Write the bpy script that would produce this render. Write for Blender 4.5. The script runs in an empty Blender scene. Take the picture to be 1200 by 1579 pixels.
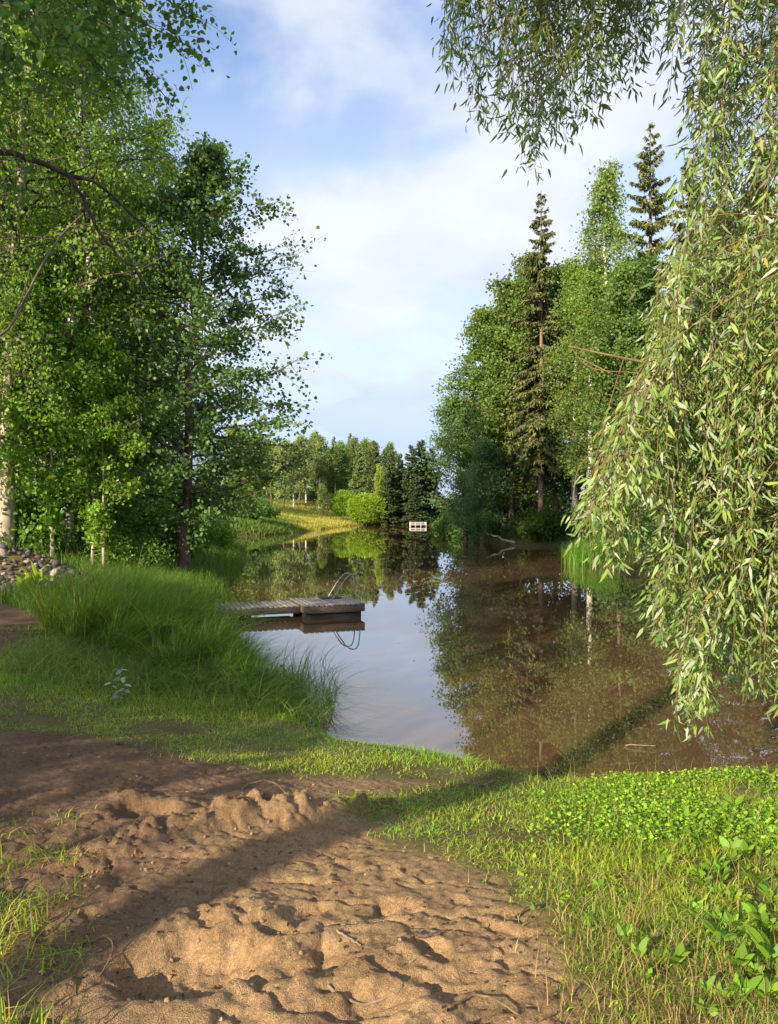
import bpy, math, numpy as np
from mathutils import Vector, Matrix
R = math.radians
scene = bpy.context.scene
COL = scene.collection

# ------------------------------------------------------------------ camera, sky, sun, exposure
F, CX, HOR, EYE = 1190.0, 600.0, 783.0, 1.6          # lens of the phone in photo pixels, horizon row, eye height
cam_d = bpy.data.cameras.new('camera'); cam = bpy.data.objects.new('camera', cam_d); COL.objects.link(cam)
cam_d.sensor_fit = 'VERTICAL'; cam_d.sensor_height = 36; cam_d.lens = 36 * F / 1579
cam_d.clip_start = 0.05; cam_d.clip_end = 3000
cam.location = (0, 0, EYE); cam.rotation_euler = (R(90 - 0.313), 0, 0)
scene.camera = cam

SUN_EL = 21.0
SD = np.array([0.58, 0.815]); SD /= np.linalg.norm(SD)   # horizontal way the light travels
SN = np.array([SD[1], -SD[0]])                           # to the right of it
T = Vector((SD[0] * math.cos(R(SUN_EL)), SD[1] * math.cos(R(SUN_EL)), -math.sin(R(SUN_EL))))
sun_d = bpy.data.lights.new('sun', 'SUN'); sun_d.energy = 5.0; sun_d.angle = R(0.5); sun_d.color = (1.0, 0.84, 0.62)
sun = bpy.data.objects.new('sun', sun_d); COL.objects.link(sun)
sun.rotation_euler = T.to_track_quat('-Z', 'Y').to_euler(); sun.location = (-20, -30, 30)

scene.view_settings.view_transform = 'Standard'; scene.view_settings.look = 'None'
scene.view_settings.gamma = 1.0; scene.view_settings.use_curve_mapping = False
scene.view_settings.exposure = 1.0
scene.cycles.max_bounces = 8; scene.cycles.transparent_max_bounces = 8
scene.cycles.diffuse_bounces = 5; scene.cycles.glossy_bounces = 3; scene.cycles.transmission_bounces = 6
scene.cycles.sample_clamp_indirect = 6

def N(nt, t, **kw):
    n = nt.nodes.new(t)
    for k, v in kw.items():
        if k in ('x', 'y'): continue
        if hasattr(n, k): setattr(n, k, v)
        else: n.inputs[k].default_value = v
    return n
def math_node(nt, op, a, b=None, c=None, clamp=False):
    n = nt.nodes.new('ShaderNodeMath'); n.operation = op; n.use_clamp = clamp
    for i, v in enumerate((a, b, c)):
        if v is None: continue
        if isinstance(v, (int, float)): n.inputs[i].default_value = v
        else: nt.links.new(v, n.inputs[i])
    return n.outputs[0]
def ramp(nt, fac, stops, interp='LINEAR'):
    n = nt.nodes.new('ShaderNodeValToRGB'); n.color_ramp.interpolation = interp
    e = n.color_ramp.elements
    while len(e) < len(stops): e.new(0.5)
    for i, (p, c) in enumerate(stops):
        e[i].position = p; e[i].color = (*c, 1) if len(c) == 3 else c
    nt.links.new(fac, n.inputs[0]); return n.outputs[0]
def mix(nt, fac, a, b, blend='MIX'):
    n = nt.nodes.new('ShaderNodeMix'); n.data_type = 'RGBA'; n.blend_type = blend
    for i, v in ((0, fac), (6, a), (7, b)):
        if isinstance(v, (int, float)): n.inputs[i].default_value = v
        elif isinstance(v, tuple): n.inputs[i].default_value = (*v, 1) if len(v) == 3 else v
        else: nt.links.new(v, n.inputs[i])
    return n.outputs[2]

world = bpy.data.worlds.new('World'); scene.world = world; world.use_nodes = True
nt = world.node_tree; nt.nodes.clear()
out = N(nt, 'ShaderNodeOutputWorld'); bg = N(nt, 'ShaderNodeBackground'); bg.inputs[1].default_value = 0.08
sky = N(nt, 'ShaderNodeTexSky', sky_type='NISHITA', sun_disc=False)
sky.sun_elevation = R(SUN_EL); sky.sun_rotation = math.atan2(-SD[0], -SD[1]) % (2 * math.pi)
sky.air_density = 1.0; sky.dust_density = 0.6; sky.ozone_density = 1.6
tc = N(nt, 'ShaderNodeTexCoord'); sep = N(nt, 'ShaderNodeSeparateXYZ'); nt.links.new(tc.outputs['Generated'], sep.inputs[0])
zz = math_node(nt, 'ADD', math_node(nt, 'MAXIMUM', sep.outputs[2], 0.0), 0.30)
cmb = N(nt, 'ShaderNodeCombineXYZ')
nt.links.new(math_node(nt, 'DIVIDE', sep.outputs[0], zz), cmb.inputs[0]); nt.links.new(math_node(nt, 'DIVIDE', sep.outputs[1], zz), cmb.inputs[1])
cmb.inputs[2].default_value = 4.3
n1 = N(nt, 'ShaderNodeTexNoise'); n1.inputs['Scale'].default_value = 2.2; n1.inputs['Detail'].default_value = 9; n1.inputs['Roughness'].default_value = 0.52; n1.inputs['Distortion'].default_value = 0.25
nt.links.new(cmb.outputs[0], n1.inputs['Vector'])
cov = ramp(nt, n1.outputs[0], [(0.40, (.06, .06, .06)), (0.60, (1, 1, 1))], 'EASE')
low = ramp(nt, sep.outputs[2], [(0.04, (.97, .97, .97)), (0.10, (.90, .90, .90)), (0.19, (1, 1, 1))], 'EASE')     # clearer band over the treeline
lowhi = math_node(nt, 'ADD', cov, ramp(nt, sep.outputs[2], [(0.10, (.85, .85, .85)), (0.2, (.70, .70, .70)), (0.38, (.42, .42, .42)), (0.52, (.0, .0, .0))], 'EASE'), clamp=True)
cfac = math_node(nt, 'MULTIPLY', math_node(nt, 'MULTIPLY', lowhi, low), 0.94)
n2 = N(nt, 'ShaderNodeTexNoise'); n2.inputs['Scale'].default_value = 4.5; n2.inputs['Detail'].default_value = 8
nt.links.new(cmb.outputs[0], n2.inputs['Vector'])
ccol = ramp(nt, n2.outputs[0], [(0.30, (4.9, 5.3, 6.3)), (0.65, (6.1, 6.25, 6.8))])
skyb = mix(nt, 1.0, sky.outputs[0], (1.55, 1.62, 1.78), 'MULTIPLY')
ccol = mix(nt, ramp(nt, sep.outputs[2], [(0.08, (1, 1, 1)), (0.2, (0, 0, 0))]), ccol, (3.3, 3.95, 5.9))
nt.links.new(mix(nt, cfac, skyb, ccol), bg.inputs[0]); nt.links.new(bg.outputs[0], out.inputs[0])

# ------------------------------------------------------------------ helpers
rng = np.random.default_rng(11)
def ss(a): a = np.clip(a, 0, 1); return a * a * (3 - 2 * a)
def unit(v): return v / np.maximum(np.linalg.norm(v, axis=-1, keepdims=True), 1e-9)
def wp(px, py, z=0.0):                     # a photo pixel laid on the level z, as plan coordinates
    D = F * (EYE - z) / (py - HOR); return ((px - CX) * D / F, D)
def at(px, D): return ((px - CX) * D / F, D)
_h = np.random.default_rng(5).random((256, 256))
def vnoise(x, y):
    x0 = np.floor(x).astype(int); y0 = np.floor(y).astype(int); fx = x - x0; fy = y - y0
    fx = fx * fx * (3 - 2 * fx); fy = fy * fy * (3 - 2 * fy)
    a = _h[x0 & 255, y0 & 255]; b = _h[(x0 + 1) & 255, y0 & 255]; c = _h[x0 & 255, (y0 + 1) & 255]; d = _h[(x0 + 1) & 255, (y0 + 1) & 255]
    return (a * (1 - fx) + b * fx) * (1 - fy) + (c * (1 - fx) + d * fx) * fy
def fbm(x, y, s, o=4):
    v = 0; a = 1; t = 0
    for i in range(o):
        v = v + a * (vnoise(x * s + 17.3 * i, y * s - 9.1 * i) - .5); t += a; a *= .5; s *= 2.03
    return v / t
def sdf(poly, x, y):                       # signed distance, positive outside
    P = np.array(poly, float); x = np.asarray(x, float); y = np.asarray(y, float)
    d = np.full(x.shape, 1e18); ins = np.zeros(x.shape, bool)
    for i in range(len(P)):
        a, b = P[i], P[(i + 1) % len(P)]; e = b - a
        wx, wy = x - a[0], y - a[1]; t = np.clip((wx * e[0] + wy * e[1]) / (e @ e + 1e-12), 0, 1)
        d = np.minimum(d, (wx - e[0] * t) ** 2 + (wy - e[1] * t) ** 2)
        c = ((a[1] > y) != (b[1] > y)); xi = a[0] + (y - a[1]) * e[0] / (e[1] if abs(e[1]) > 1e-9 else 1e-9)
        ins ^= c & (x < xi)
    d = np.sqrt(d); return np.where(ins, -d, d)

def mesh(name, V, faces, mat=None, col=None, smooth=False):
    """faces: list of (n,k) index arrays"""
    me = bpy.data.meshes.new(name); V = np.asarray(V, np.float32)
    me.vertices.add(len(V)); me.vertices.foreach_set('co', V.ravel())
    faces = [np.asarray(f, np.int32) for f in faces if len(f)]
    nl = sum(f.size for f in faces); npoly = sum(len(f) for f in faces)
    me.loops.add(nl); me.loops.foreach_set('vertex_index', np.concatenate([f.ravel() for f in faces]))
    me.polygons.add(npoly)
    tot = np.concatenate([np.full(len(f), f.shape[1], np.int32) for f in faces])
    st = np.concatenate([[0], np.cumsum(tot)[:-1]]).astype(np.int32)
    me.polygons.foreach_set('loop_start', st)
    if smooth: me.polygons.foreach_set('use_smooth', np.ones(npoly, bool))
    if col is not None:
        at_ = me.color_attributes.new('Col', 'FLOAT_COLOR', 'POINT')
        c = np.ones((len(V), 4), np.float32); c[:, :3] = col; at_.data.foreach_set('color', c.ravel())
    me.update(calc_edges=True); me.validate()
    if mat: me.materials.append(mat)
    return me
def link(name, me, parent=None, loc=None):
    o = bpy.data.objects.new(name, me); COL.objects.link(o)
    if parent is not None: o.parent = parent
    if loc is not None: o.location = loc
    return o
def empty(name, loc=(0, 0, 0), rz=0.0, scale=1.0):
    o = bpy.data.objects.new(name, None); COL.objects.link(o); o.empty_display_size = .2
    o.location = loc; o.rotation_euler = (0, 0, rz); o.scale = (scale,) * 3 if isinstance(scale, (int, float)) else scale
    return o
def tag(o, label=None, cat=None, group=None, kind=None):
    if label: o['label'] = label
    if cat: o['category'] = cat
    if group: o['group'] = group
    if kind: o['kind'] = kind
    return o
class MB:
    def __init__(s): s.V = []; s.F = {}; s.n = 0; s.C = []
    def add(s, V, F, col=None):
        V = np.asarray(V, float).reshape(-1, 3)
        for f in F:
            f = np.asarray(f, int)
            if len(f): s.F.setdefault(f.shape[1], []).append(f + s.n)
        s.V.append(V); s.n += len(V)
        s.C.append(np.ones((len(V), 3)) if col is None else np.broadcast_to(col, (len(V), 3)))
    def box(s, c, size, rz=0.0, bev=0.006):
        x, y, z = [v / 2 for v in size]; b = min(bev, x * .45, y * .45, z * .45)
        P = []
        for sx in (-1, 1):
            for sy in (-1, 1):
                for sz in (-1, 1):
                    P += [(sx * (x - b), sy * (y - b), sz * z), (sx * (x - b), sy * y, sz * (z - b)), (sx * x, sy * (y - b), sz * (z - b))]
        P = np.array(P); ca, sa = math.cos(rz), math.sin(rz)
        Q = np.stack([P[:, 0] * ca - P[:, 1] * sa + c[0], P[:, 0] * sa + P[:, 1] * ca + c[1], P[:, 2] + c[2]], 1)
        I = lambda sx, sy, sz, k: ((sx * 2 + sy) * 2 + sz) * 3 + k
        q = []
        q.append([I(0, 0, 1, 0), I(1, 0, 1, 0), I(1, 1, 1, 0), I(0, 1, 1, 0)]); q.append([I(0, 0, 0, 0), I(0, 1, 0, 0), I(1, 1, 0, 0), I(1, 0, 0, 0)])
        q.append([I(0, 0, 0, 1), I(1, 0, 0, 1), I(1, 0, 1, 1), I(0, 0, 1, 1)]); q.append([I(0, 1, 0, 1), I(0, 1, 1, 1), I(1, 1, 1, 1), I(1, 1, 0, 1)])
        q.append([I(0, 0, 0, 2), I(0, 0, 1, 2), I(0, 1, 1, 2), I(0, 1, 0, 2)]); q.append([I(1, 0, 0, 2), I(1, 1, 0, 2), I(1, 1, 1, 2), I(1, 0, 1, 2)])
        for sx in (0, 1):
            for sz in (0, 1): q.append([I(sx, 0, sz, 0), I(sx, 0, sz, 2), I(sx, 1, sz, 2), I(sx, 1, sz, 0)])
        for sy in (0, 1):
            for sz in (0, 1): q.append([I(0, sy, sz, 0), I(0, sy, sz, 1), I(1, sy, sz, 1), I(1, sy, sz, 0)])
        for sx in (0, 1):
            for sy in (0, 1): q.append([I(sx, sy, 0, 1), I(sx, sy, 0, 2), I(sx, sy, 1, 2), I(sx, sy, 1, 1)])
        t = [[I(a, b_, c_, 0), I(a, b_, c_, 1), I(a, b_, c_, 2)] for a in (0, 1) for b_ in (0, 1) for c_ in (0, 1)]
        s.add(Q, [q, t])
    def build(s, name, mat, smooth=False, recalc=True, col=False):
        me = mesh(name, np.concatenate(s.V), [np.concatenate(f) for f in s.F.values()], mat, np.concatenate(s.C) if col else None, smooth)
        if recalc:
            import bmesh
            bm = bmesh.new(); bm.from_mesh(me); bmesh.ops.recalc_face_normals(bm, faces=bm.faces); bm.to_mesh(me); bm.free()
            if smooth: me.polygons.foreach_set('use_smooth', np.ones(len(me.polygons), bool))
        return me
def tubes(P, Rr, n=5):
    """P (M,k,3), Rr (M,k) -> verts, quads"""
    P = np.asarray(P, float); M, k, _ = P.shape; Rr = np.broadcast_to(Rr, (M, k))
    t = np.gradient(P, axis=1); t = unit(t)
    ax = unit(P[:, -1] - P[:, 0]); ref = np.where(np.abs(ax[:, 2:3]) > .8, np.array([[1., 0.1, 0]]), np.array([[0.05, 0.1, 1.]]))
    a = unit(np.cross(t, ref[:, None, :])); b = np.cross(t, a)
    th = np.arange(n) * 2 * math.pi / n
    V = P[:, :, None, :] + Rr[:, :, None, None] * (a[:, :, None, :] * np.cos(th)[None, None, :, None] + b[:, :, None, :] * np.sin(th)[None, None, :, None])
    base = (np.arange(M)[:, None, None] * k + np.arange(k - 1)[None, :, None]) * n
    j = np.arange(n)[None, None, :]; j2 = (np.arange(n) + 1)[None, None, :] % n
    Q = np.stack([base + j, base + j2, base + n + j2, base + n + j], -1).reshape(-1, 4)
    return V.reshape(-1, 3), Q
SHAPES = {
    'diamond': [(0, 0), (.45, .5), (1, 0), (.45, -.5)],
    'round': [(0, 0), (.22, .46), (.62, .42), (1, 0), (.62, -.42), (.22, -.46)],
    'oval': [(0, 0), (.08, .20), (.25, .43), (.45, .5), (.65, .43), (.85, .24), (1, 0), (.85, -.24), (.65, -.43), (.45, -.5), (.25, -.43), (.08, -.20)],
    'lance': [(0, 0), (.28, .5), (.65, .36), (1, 0), (.65, -.36), (.28, -.5)],
}
def leaves(P, d, L, W, shape='diamond', rg=rng, curl=0.15, nrm=None):
    """ngon leaves: P base, d direction, L length, W width"""
    n = len(P); d = unit(d); r = unit(rg.normal(size=(n, 3))) if nrm is None else nrm
    s = unit(np.cross(d, r)); nn = np.cross(s, d)
    L = np.broadcast_to(L, (n,)); W = np.broadcast_to(W, (n,))
    sh = np.array(SHAPES[shape]); k = len(sh)
    V = P[:, None, :] + d[:, None, :] * (sh[None, :, 0:1] * L[:, None, None]) + s[:, None, :] * (sh[None, :, 1:2] * W[:, None, None]) \
        - nn[:, None, :] * ((sh[None, :, 0:1] ** 2 * curl - np.abs(sh[None, :, 1:2]) * .35 * (W / L)[:, None, None]) * L[:, None, None])
    return V.reshape(-1, 3), np.arange(n * k).reshape(n, k), k
def leafcol(n, base, rg=rng, var=.28, hue=.12):
    b = np.array(base)[None, :] * (1 + var * rg.uniform(-1, 1, (n, 1)))
    h = rg.normal(0, hue, (n, 1)); return np.clip(b * np.concatenate([1 + h, 1 + h * .25, 1 - h * .4], 1), .003, .9)

# ------------------------------------------------------------------ materials
def newmat(name):
    m = bpy.data.materials.new(name); m.use_nodes = True; m.node_tree.nodes.clear()
    o = m.node_tree.nodes.new('ShaderNodeOutputMaterial'); return m, m.node_tree, o
def leafmat(name, trans=.38, gloss=.05, rough=.45):
    m, nt, o = newmat(name)
    a = N(nt, 'ShaderNodeAttribute', attribute_name='Col'); oi = N(nt, 'ShaderNodeObjectInfo')
    c = mix(nt, 1.0, a.outputs['Color'], oi.outputs['Color'], 'MULTIPLY')
    df = N(nt, 'ShaderNodeBsdfDiffuse'); tr = N(nt, 'ShaderNodeBsdfTranslucent'); gl = N(nt, 'ShaderNodeBsdfGlossy'); gl.inputs['Roughness'].default_value = rough
    nt.links.new(c, df.inputs[0]); nt.links.new(mix(nt, 1.0, c, (1.25, 1.25, .6), 'MULTIPLY'), tr.inputs[0]); gl.inputs[0].default_value = (.9, .95, 1, 1)
    m1 = N(nt, 'ShaderNodeMixShader'); m1.inputs[0].default_value = trans; nt.links.new(df.outputs[0], m1.inputs[1]); nt.links.new(tr.outputs[0], m1.inputs[2])
    m2 = N(nt, 'ShaderNodeMixShader'); m2.inputs[0].default_value = gloss; nt.links.new(m1.outputs[0], m2.inputs[1]); nt.links.new(gl.outputs[0], m2.inputs[2])
    nt.links.new(m2.outputs[0], o.inputs[0]); return m
def barkmat(name, c1, c2, scale=(6, 6, 1.2), bump=.5, birch=False):
    m, nt, o = newmat(name); tc = N(nt, 'ShaderNodeTexCoord'); mp = N(nt, 'ShaderNodeMapping'); mp.inputs['Scale'].default_value = scale
    nt.links.new(tc.outputs['Object'], mp.inputs[0])
    n = N(nt, 'ShaderNodeTexNoise'); n.inputs['Scale'].default_value = 3; n.inputs['Detail'].default_value = 6; n.inputs['Roughness'].default_value = .65
    nt.links.new(mp.outputs[0], n.inputs['Vector'])
    c = ramp(nt, n.outputs[0], [(.38, c1), (.62, c2)])
    if birch:
        mp2 = N(nt, 'ShaderNodeMapping'); mp2.inputs['Scale'].default_value = (2, 2, 9); nt.links.new(tc.outputs['Object'], mp2.inputs[0])
        n2 = N(nt, 'ShaderNodeTexNoise'); n2.inputs['Scale'].default_value = 1.6; n2.inputs['Detail'].default_value = 3; nt.links.new(mp2.outputs[0], n2.inputs['Vector'])
        c = mix(nt, ramp(nt, n2.outputs[0], [(.60, (0, 0, 0)), (.66, (1, 1, 1))]), c, (.05, .042, .035))
    p = N(nt, 'ShaderNodeBsdfPrincipled'); p.inputs['Roughness'].default_value = .9; nt.links.new(c, p.inputs['Base Color'])
    b = N(nt, 'ShaderNodeBump'); b.inputs['Strength'].default_value = bump; b.inputs['Distance'].default_value = .02; nt.links.new(n.outputs[0], b.inputs['Height']); nt.links.new(b.outputs[0], p.inputs['Normal'])
    nt.links.new(p.outputs[0], o.inputs[0]); return m
M = {}
M['leaf'] = leafmat('leaf', .56, .025, .6); M['needle'] = leafmat('needle', .12, .03, .5); M['willow_leaf'] = leafmat('willow_leaf', .32, .035, .55); M['grass'] = leafmat('grass_blade', .45, .02, .6)
M['bark_dark'] = barkmat('dark_bark', (.035, .026, .022), (.12, .085, .07)); M['bark_tan'] = barkmat('tan_bark', (.30, .235, .18), (.50, .42, .34))
M['bark_birch'] = barkmat('birch_bark', (.42, .37, .31), (.66, .61, .54), birch=True); M['bark_spruce'] = barkmat('spruce_bark', (.13, .085, .065), (.27, .18, .14))
M['bark_willow'] = barkmat('willow_twig', (.12, .085, .04), (.24, .165, .075)); M['bark_aspen'] = barkmat('aspen_bark', (.055, .033, .030), (.17, .095, .085))
M['deadwood'] = barkmat('dead_wood', (.13, .095, .065), (.27, .205, .14))
def woodmat(name, c1, c2, rough=.8):
    m, nt, o = newmat(name); tc = N(nt, 'ShaderNodeTexCoord'); mp = N(nt, 'ShaderNodeMapping'); mp.inputs['Scale'].default_value = (3, 22, 22); nt.links.new(tc.outputs['Object'], mp.inputs[0])
    n = N(nt, 'ShaderNodeTexNoise'); n.inputs['Scale'].default_value = 2.5; n.inputs['Detail'].default_value = 7; nt.links.new(mp.outputs[0], n.inputs['Vector'])
    a = N(nt, 'ShaderNodeAttribute', attribute_name='Col')
    c = mix(nt, 1.0, ramp(nt, n.outputs[0], [(.35, c1), (.65, c2)]), a.outputs['Color'], 'MULTIPLY')
    p = N(nt, 'ShaderNodeBsdfPrincipled'); p.inputs['Roughness'].default_value = rough; nt.links.new(c, p.inputs['Base Color'])
    b = N(nt, 'ShaderNodeBump'); b.inputs['Strength'].default_value = .3; b.inputs['Distance'].default_value = .01; nt.links.new(n.outputs[0], b.inputs['Height']); nt.links.new(b.outputs[0], p.inputs['Normal'])
    nt.links.new(p.outputs[0], o.inputs[0]); return m
M['plank'] = woodmat('weathered_plank', (.20, .17, .15), (.36, .32, .29)); M['beam'] = woodmat('damp_beam', (.10, .07, .05), (.20, .145, .10))
M['white_wood'] = woodmat('white_paint', (.42, .42, .41), (.58, .58, .57))
def simple(name, c, rough=.5, metal=0.0):
    m, nt, o = newmat(name); p = N(nt, 'ShaderNodeBsdfPrincipled'); p.inputs['Roughness'].default_value = rough; p.inputs['Metallic'].default_value = metal
    n = N(nt, 'ShaderNodeTexNoise'); n.inputs['Scale'].default_value = 14; n.inputs['Detail'].default_value = 5
    tc = N(nt, 'ShaderNodeTexCoord'); nt.links.new(tc.outputs['Object'], n.inputs['Vector'])
    nt.links.new(ramp(nt, n.outputs[0], [(.3, tuple(v * .75 for v in c)), (.7, c)]), p.inputs['Base Color']); nt.links.new(p.outputs[0], o.inputs[0]); return m
M['steel'] = simple('galvanised_steel', (.34, .34, .33), .55, .9)
M['rubber'] = simple('dark_mat', (.035, .033, .03), .85)
def stonemat():
    m, nt, o = newmat('stone'); oi = N(nt, 'ShaderNodeObjectInfo'); tc = N(nt, 'ShaderNodeTexCoord')
    n = N(nt, 'ShaderNodeTexNoise'); n.inputs['Scale'].default_value = 9; n.inputs['Detail'].default_value = 8; n.inputs['Roughness'].default_value = .7; nt.links.new(tc.outputs['Object'], n.inputs['Vector'])
    c = mix(nt, 1.0, ramp(nt, n.outputs[0], [(.3, (.65, .65, .65)), (.7, (1.1, 1.1, 1.1))]), oi.outputs['Color'], 'MULTIPLY')
    p = N(nt, 'ShaderNodeBsdfPrincipled'); p.inputs['Roughness'].default_value = .85; nt.links.new(c, p.inputs['Base Color'])
    b = N(nt, 'ShaderNodeBump'); b.inputs['Strength'].default_value = .4; b.inputs['Distance'].default_value = .01; nt.links.new(n.outputs[0], b.inputs['Height']); nt.links.new(b.outputs[0], p.inputs['Normal'])
    nt.links.new(p.outputs[0], o.inputs[0]); return m
M['stone'] = stonemat()

# ------------------------------------------------------------------ ground and water
WATER = -0.55
POND = [(16, 5.8), (8, 6.0), (3.3, 6.1), (2.0, 5.85), (1.25, 5.85), (.76, 6.25), (.31, 6.55), (-.25, 6.8), (-.78, 7.4), (-1.3, 8.4), (-1.9, 10.0), (-2.5, 11.8), (-3.2, 14), (-3.9, 17.5),
        (-4.7, 22), (-5.3, 27), (-6.0, 32), (-7.6, 40), (-13, 47), (-16, 54), (-12, 57.5), (-9.8, 58.5), (-8.3, 66), (-6.6, 78), (-5.0, 90), (-1, 101), (5, 98), (6.2, 82), (5.2, 66), (5.8, 50), (7.3, 43.6), (9, 42.3),
        (8.3, 33), (7.7, 29), (7.8, 25), (9.5, 19), (12.5, 14), (17, 10)]
# bare sand and damp earth, outlined on the ground
SAND = [wp(*p) for p in [(-60, 1128), (150, 1118), (330, 1140), (430, 1160), (560, 1150), (650, 1150), (560, 1185), (470, 1205), (520, 1235), (640, 1235), (620, 1275), (700, 1310), (800, 1370), (850, 1430), (890, 1500), (905, 1600)]] + [(.6, 1.2), (-1.9, 1.2), (-3.6, 3.2), (-7, 5.6)]
PATH = [wp(*p) for p in [(-200, 1015), (15, 1012), (45, 980), (60, 950), (-20, 925), (-300, 925)]]
PITS = []
for px, py, r, dep, asp, ang in [(285, 1492, .17, .13, 1.3, .2), (492, 1482, .10, .075, 1.3, .1), (398, 1496, .075, .05, 1.7, -.3), (660, 1466, .07, .05, .7, .6), (225, 1250, .13, .10, 1.2, .3), (405, 1252, .06, .12, .7, .2),
                                 (560, 1572, .10, .06, 1.4, .4), (300, 1440, .09, .03, 1, .2), (600, 1405, .07, .04, 1.5, .5), (470, 1412, .06, .035, 1.5, .9), (700, 1520, .08, .035, 1.6, .8), (430, 1440, .05, .03, 1.4, 0), (755, 1560, .07, .03, 2, 1), (350, 1335, .06, .03, 1.4, .4)]:
    PITS.append((*wp(px, py), r, dep, asp, ang))
_r = np.random.default_rng(3)
for i in range(60):
    px = _r.uniform(330, 860); py = _r.uniform(1300, 1590); PITS.append((*wp(px, py), _r.uniform(.02, .055), _r.uniform(.004, .018), _r.uniform(1.0, 2.8), _r.uniform(0, 3.1)))
MOUNDS = []
for px, py, r, hh, asp, ang in [(435, 1248, .14, .15, 1.2, .4), (375, 1258, .12, .12, 1.3, .3), (320, 1272, .12, .10, 1.5, .3), (255, 1292, .12, .08, 1.5, .3), (190, 1312, .12, .07, 1.5, .3), (130, 1330, .10, .045, 1.5, .3),
                                (480, 1238, .10, .09, 1.4, .2), (545, 1226, .11, .075, 2.2, .25), (590, 1222, .10, .06, 2.2, .25), (330, 1425, .15, .085, 1.5, .5), (395, 1420, .12, .06, 1.4, .6), (250, 1445, .08, .035, 1.2, 0), (440, 1470, .10, .045, 1.4, .3), (555, 1500, .10, .04, 1.3, .2), (610, 1470, .10, .035, 1.5, .2), (195, 1228, .10, .05, 1.5, -.4), (265, 1240, .09, .05, 1.2, 0)]:
    MOUNDS.append((*wp(px, py), r, hh * (.6 if py > 1400 else 1), asp, ang))
_c = np.random.default_rng(8).random((128, 128, 3))
def cells(x, y, size):                     # broken crust: a random height for each irregular cell, with creases between cells
    u = x / size; v = y / size; iu = np.floor(u).astype(int); iv = np.floor(v).astype(int); f1 = np.full(x.shape, 9.); f2 = f1.copy(); hgt = np.zeros(x.shape)
    for a in (-1, 0, 1):
        for b in (-1, 0, 1):
            c_ = _c[(iu + a) & 127, (iv + b) & 127]; d = np.hypot(iu + a + c_[..., 0] - u, iv + b + c_[..., 1] - v)
            n1 = d < f1; f2 = np.where(n1, f1, np.minimum(f2, d)); hgt = np.where(n1, c_[..., 2], hgt); f1 = np.where(n1, d, f1)
    return (hgt - .4) * ss((f2 - f1) / .28) - .25 * ss(1 - (f2 - f1) / .10)
def terrain(x, y, detail=False, full=False):
    x = np.asarray(x, float); y = np.asarray(y, float); sd = sdf(POND, x, y)
    sdn = sd + .10 * fbm(x, y, 1.7, 3) * ss(2 - y / 14) + .8 * fbm(x, y, .35, 2) * ss((y - 20) / 20)
    zo = WATER + .20 * ss(sdn / .4) + .35 * ss(sdn / 3.2); zi = WATER - .95 * ss(-sdn / 4) - .10 * ss(-sdn / .3)
    z = np.where(sdn > 0, zo, zi); land = ss(sdn / 1.2)
    z = z + land * .07 * fbm(x, y, .55, 3)
    z = z + .60 * np.exp(-(((x + 8.7) / 1.6) ** 2 + ((y - 17.4) / 1.5) ** 2)) * land
    z = z + land * .7 * ss((-x - 6.5) / 9) * ss((y - 11) / 8) + land * 2.3 * ss((sd - 1.5) / 34) * ss((y - 62) / 25) + land * .7 * ss((sd - .5) / 7) * ss((x - 3) / 3) * ss((y - 10) / 8)
    ds = sdf(SAND, x, y); sand = ss(.5 - (ds + .35 * fbm(x, y, 2.4, 3)) / .35)
    if detail:
        near = ss((9 - y) / 3)
        z = z + near * (sand * .7 + .3) * land * (.007 * fbm(x, y, 4.5, 3) * 2 + .009 * fbm(x + 5, y, 15, 3) * 2 + .006 * fbm(x + 3, y, 34, 2) * 2)
        wx = x + .045 * fbm(x, y, 9, 2) * 2; wy = y + .045 * fbm(x + 31, y, 9, 2) * 2
        rough = np.zeros_like(x)
        for (a, b, r, hh, asp, ang) in MOUNDS:
            u = (wx - a) * math.cos(ang) + (wy - b) * math.sin(ang); v = -(wx - a) * math.sin(ang) + (wy - b) * math.cos(ang)
            q = (u / (r * asp)) ** 2 + (v / r) ** 2; z = z + hh * .62 * np.exp(-q ** 1.3); rough = np.maximum(rough, np.exp(-q) * min(1., hh / .07))
        cl = fbm(x, y, 13, 3) * 2; z = z + rough * .55 * (.050 * np.sign(cl) * np.abs(cl) ** .55 + .022 * np.sign(fbm(x, y, 31, 2)) * np.abs(fbm(x, y, 31, 2) * 2) ** .6)
        for (a, b, r, dep, asp, ang) in PITS:
            u = (wx - a) * math.cos(ang) + (wy - b) * math.sin(ang); v = -(wx - a) * math.sin(ang) + (wy - b) * math.cos(ang)
            q = (u / (r * asp)) ** 2 + (v / r) ** 2
            z = z - dep * .68 * np.exp(-q ** 2.4) + dep * .18 * np.exp(-((np.sqrt(q) - 1.45) / .33) ** 2) * (1 if dep < .07 else .5)
        qx = x + .03 * fbm(x, y, 14, 2) * 2; qy = y + .03 * fbm(x - 7, y, 14, 2) * 2; pt = ss((fbm(x + 60, y, 2.6, 3) + .08) / .16); amt = near * land * np.maximum(sand, .12)
        z = z + amt * (.3 + .7 * pt) * (.013 * cells(qx, qy * .8, .075) + .010 * cells(qx + 3, qy, .036)) + rough * near * (.036 * cells(qx, qy, .06) + .016 * cells(qx, qy + 2, .03))
        ri = np.abs(fbm(x * .6 + y * .3, y, 5.0, 3)) * 2                       # creases trodden into the soft sand
        z = z - sand * near * .018 * ss(1 - ri / .12) * ss((5.2 - y) / 2.5)
    return (z, sd, sand) if full else z
def gz(x, y): return float(terrain(np.array([x]), np.array([y]), True)[0])
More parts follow.
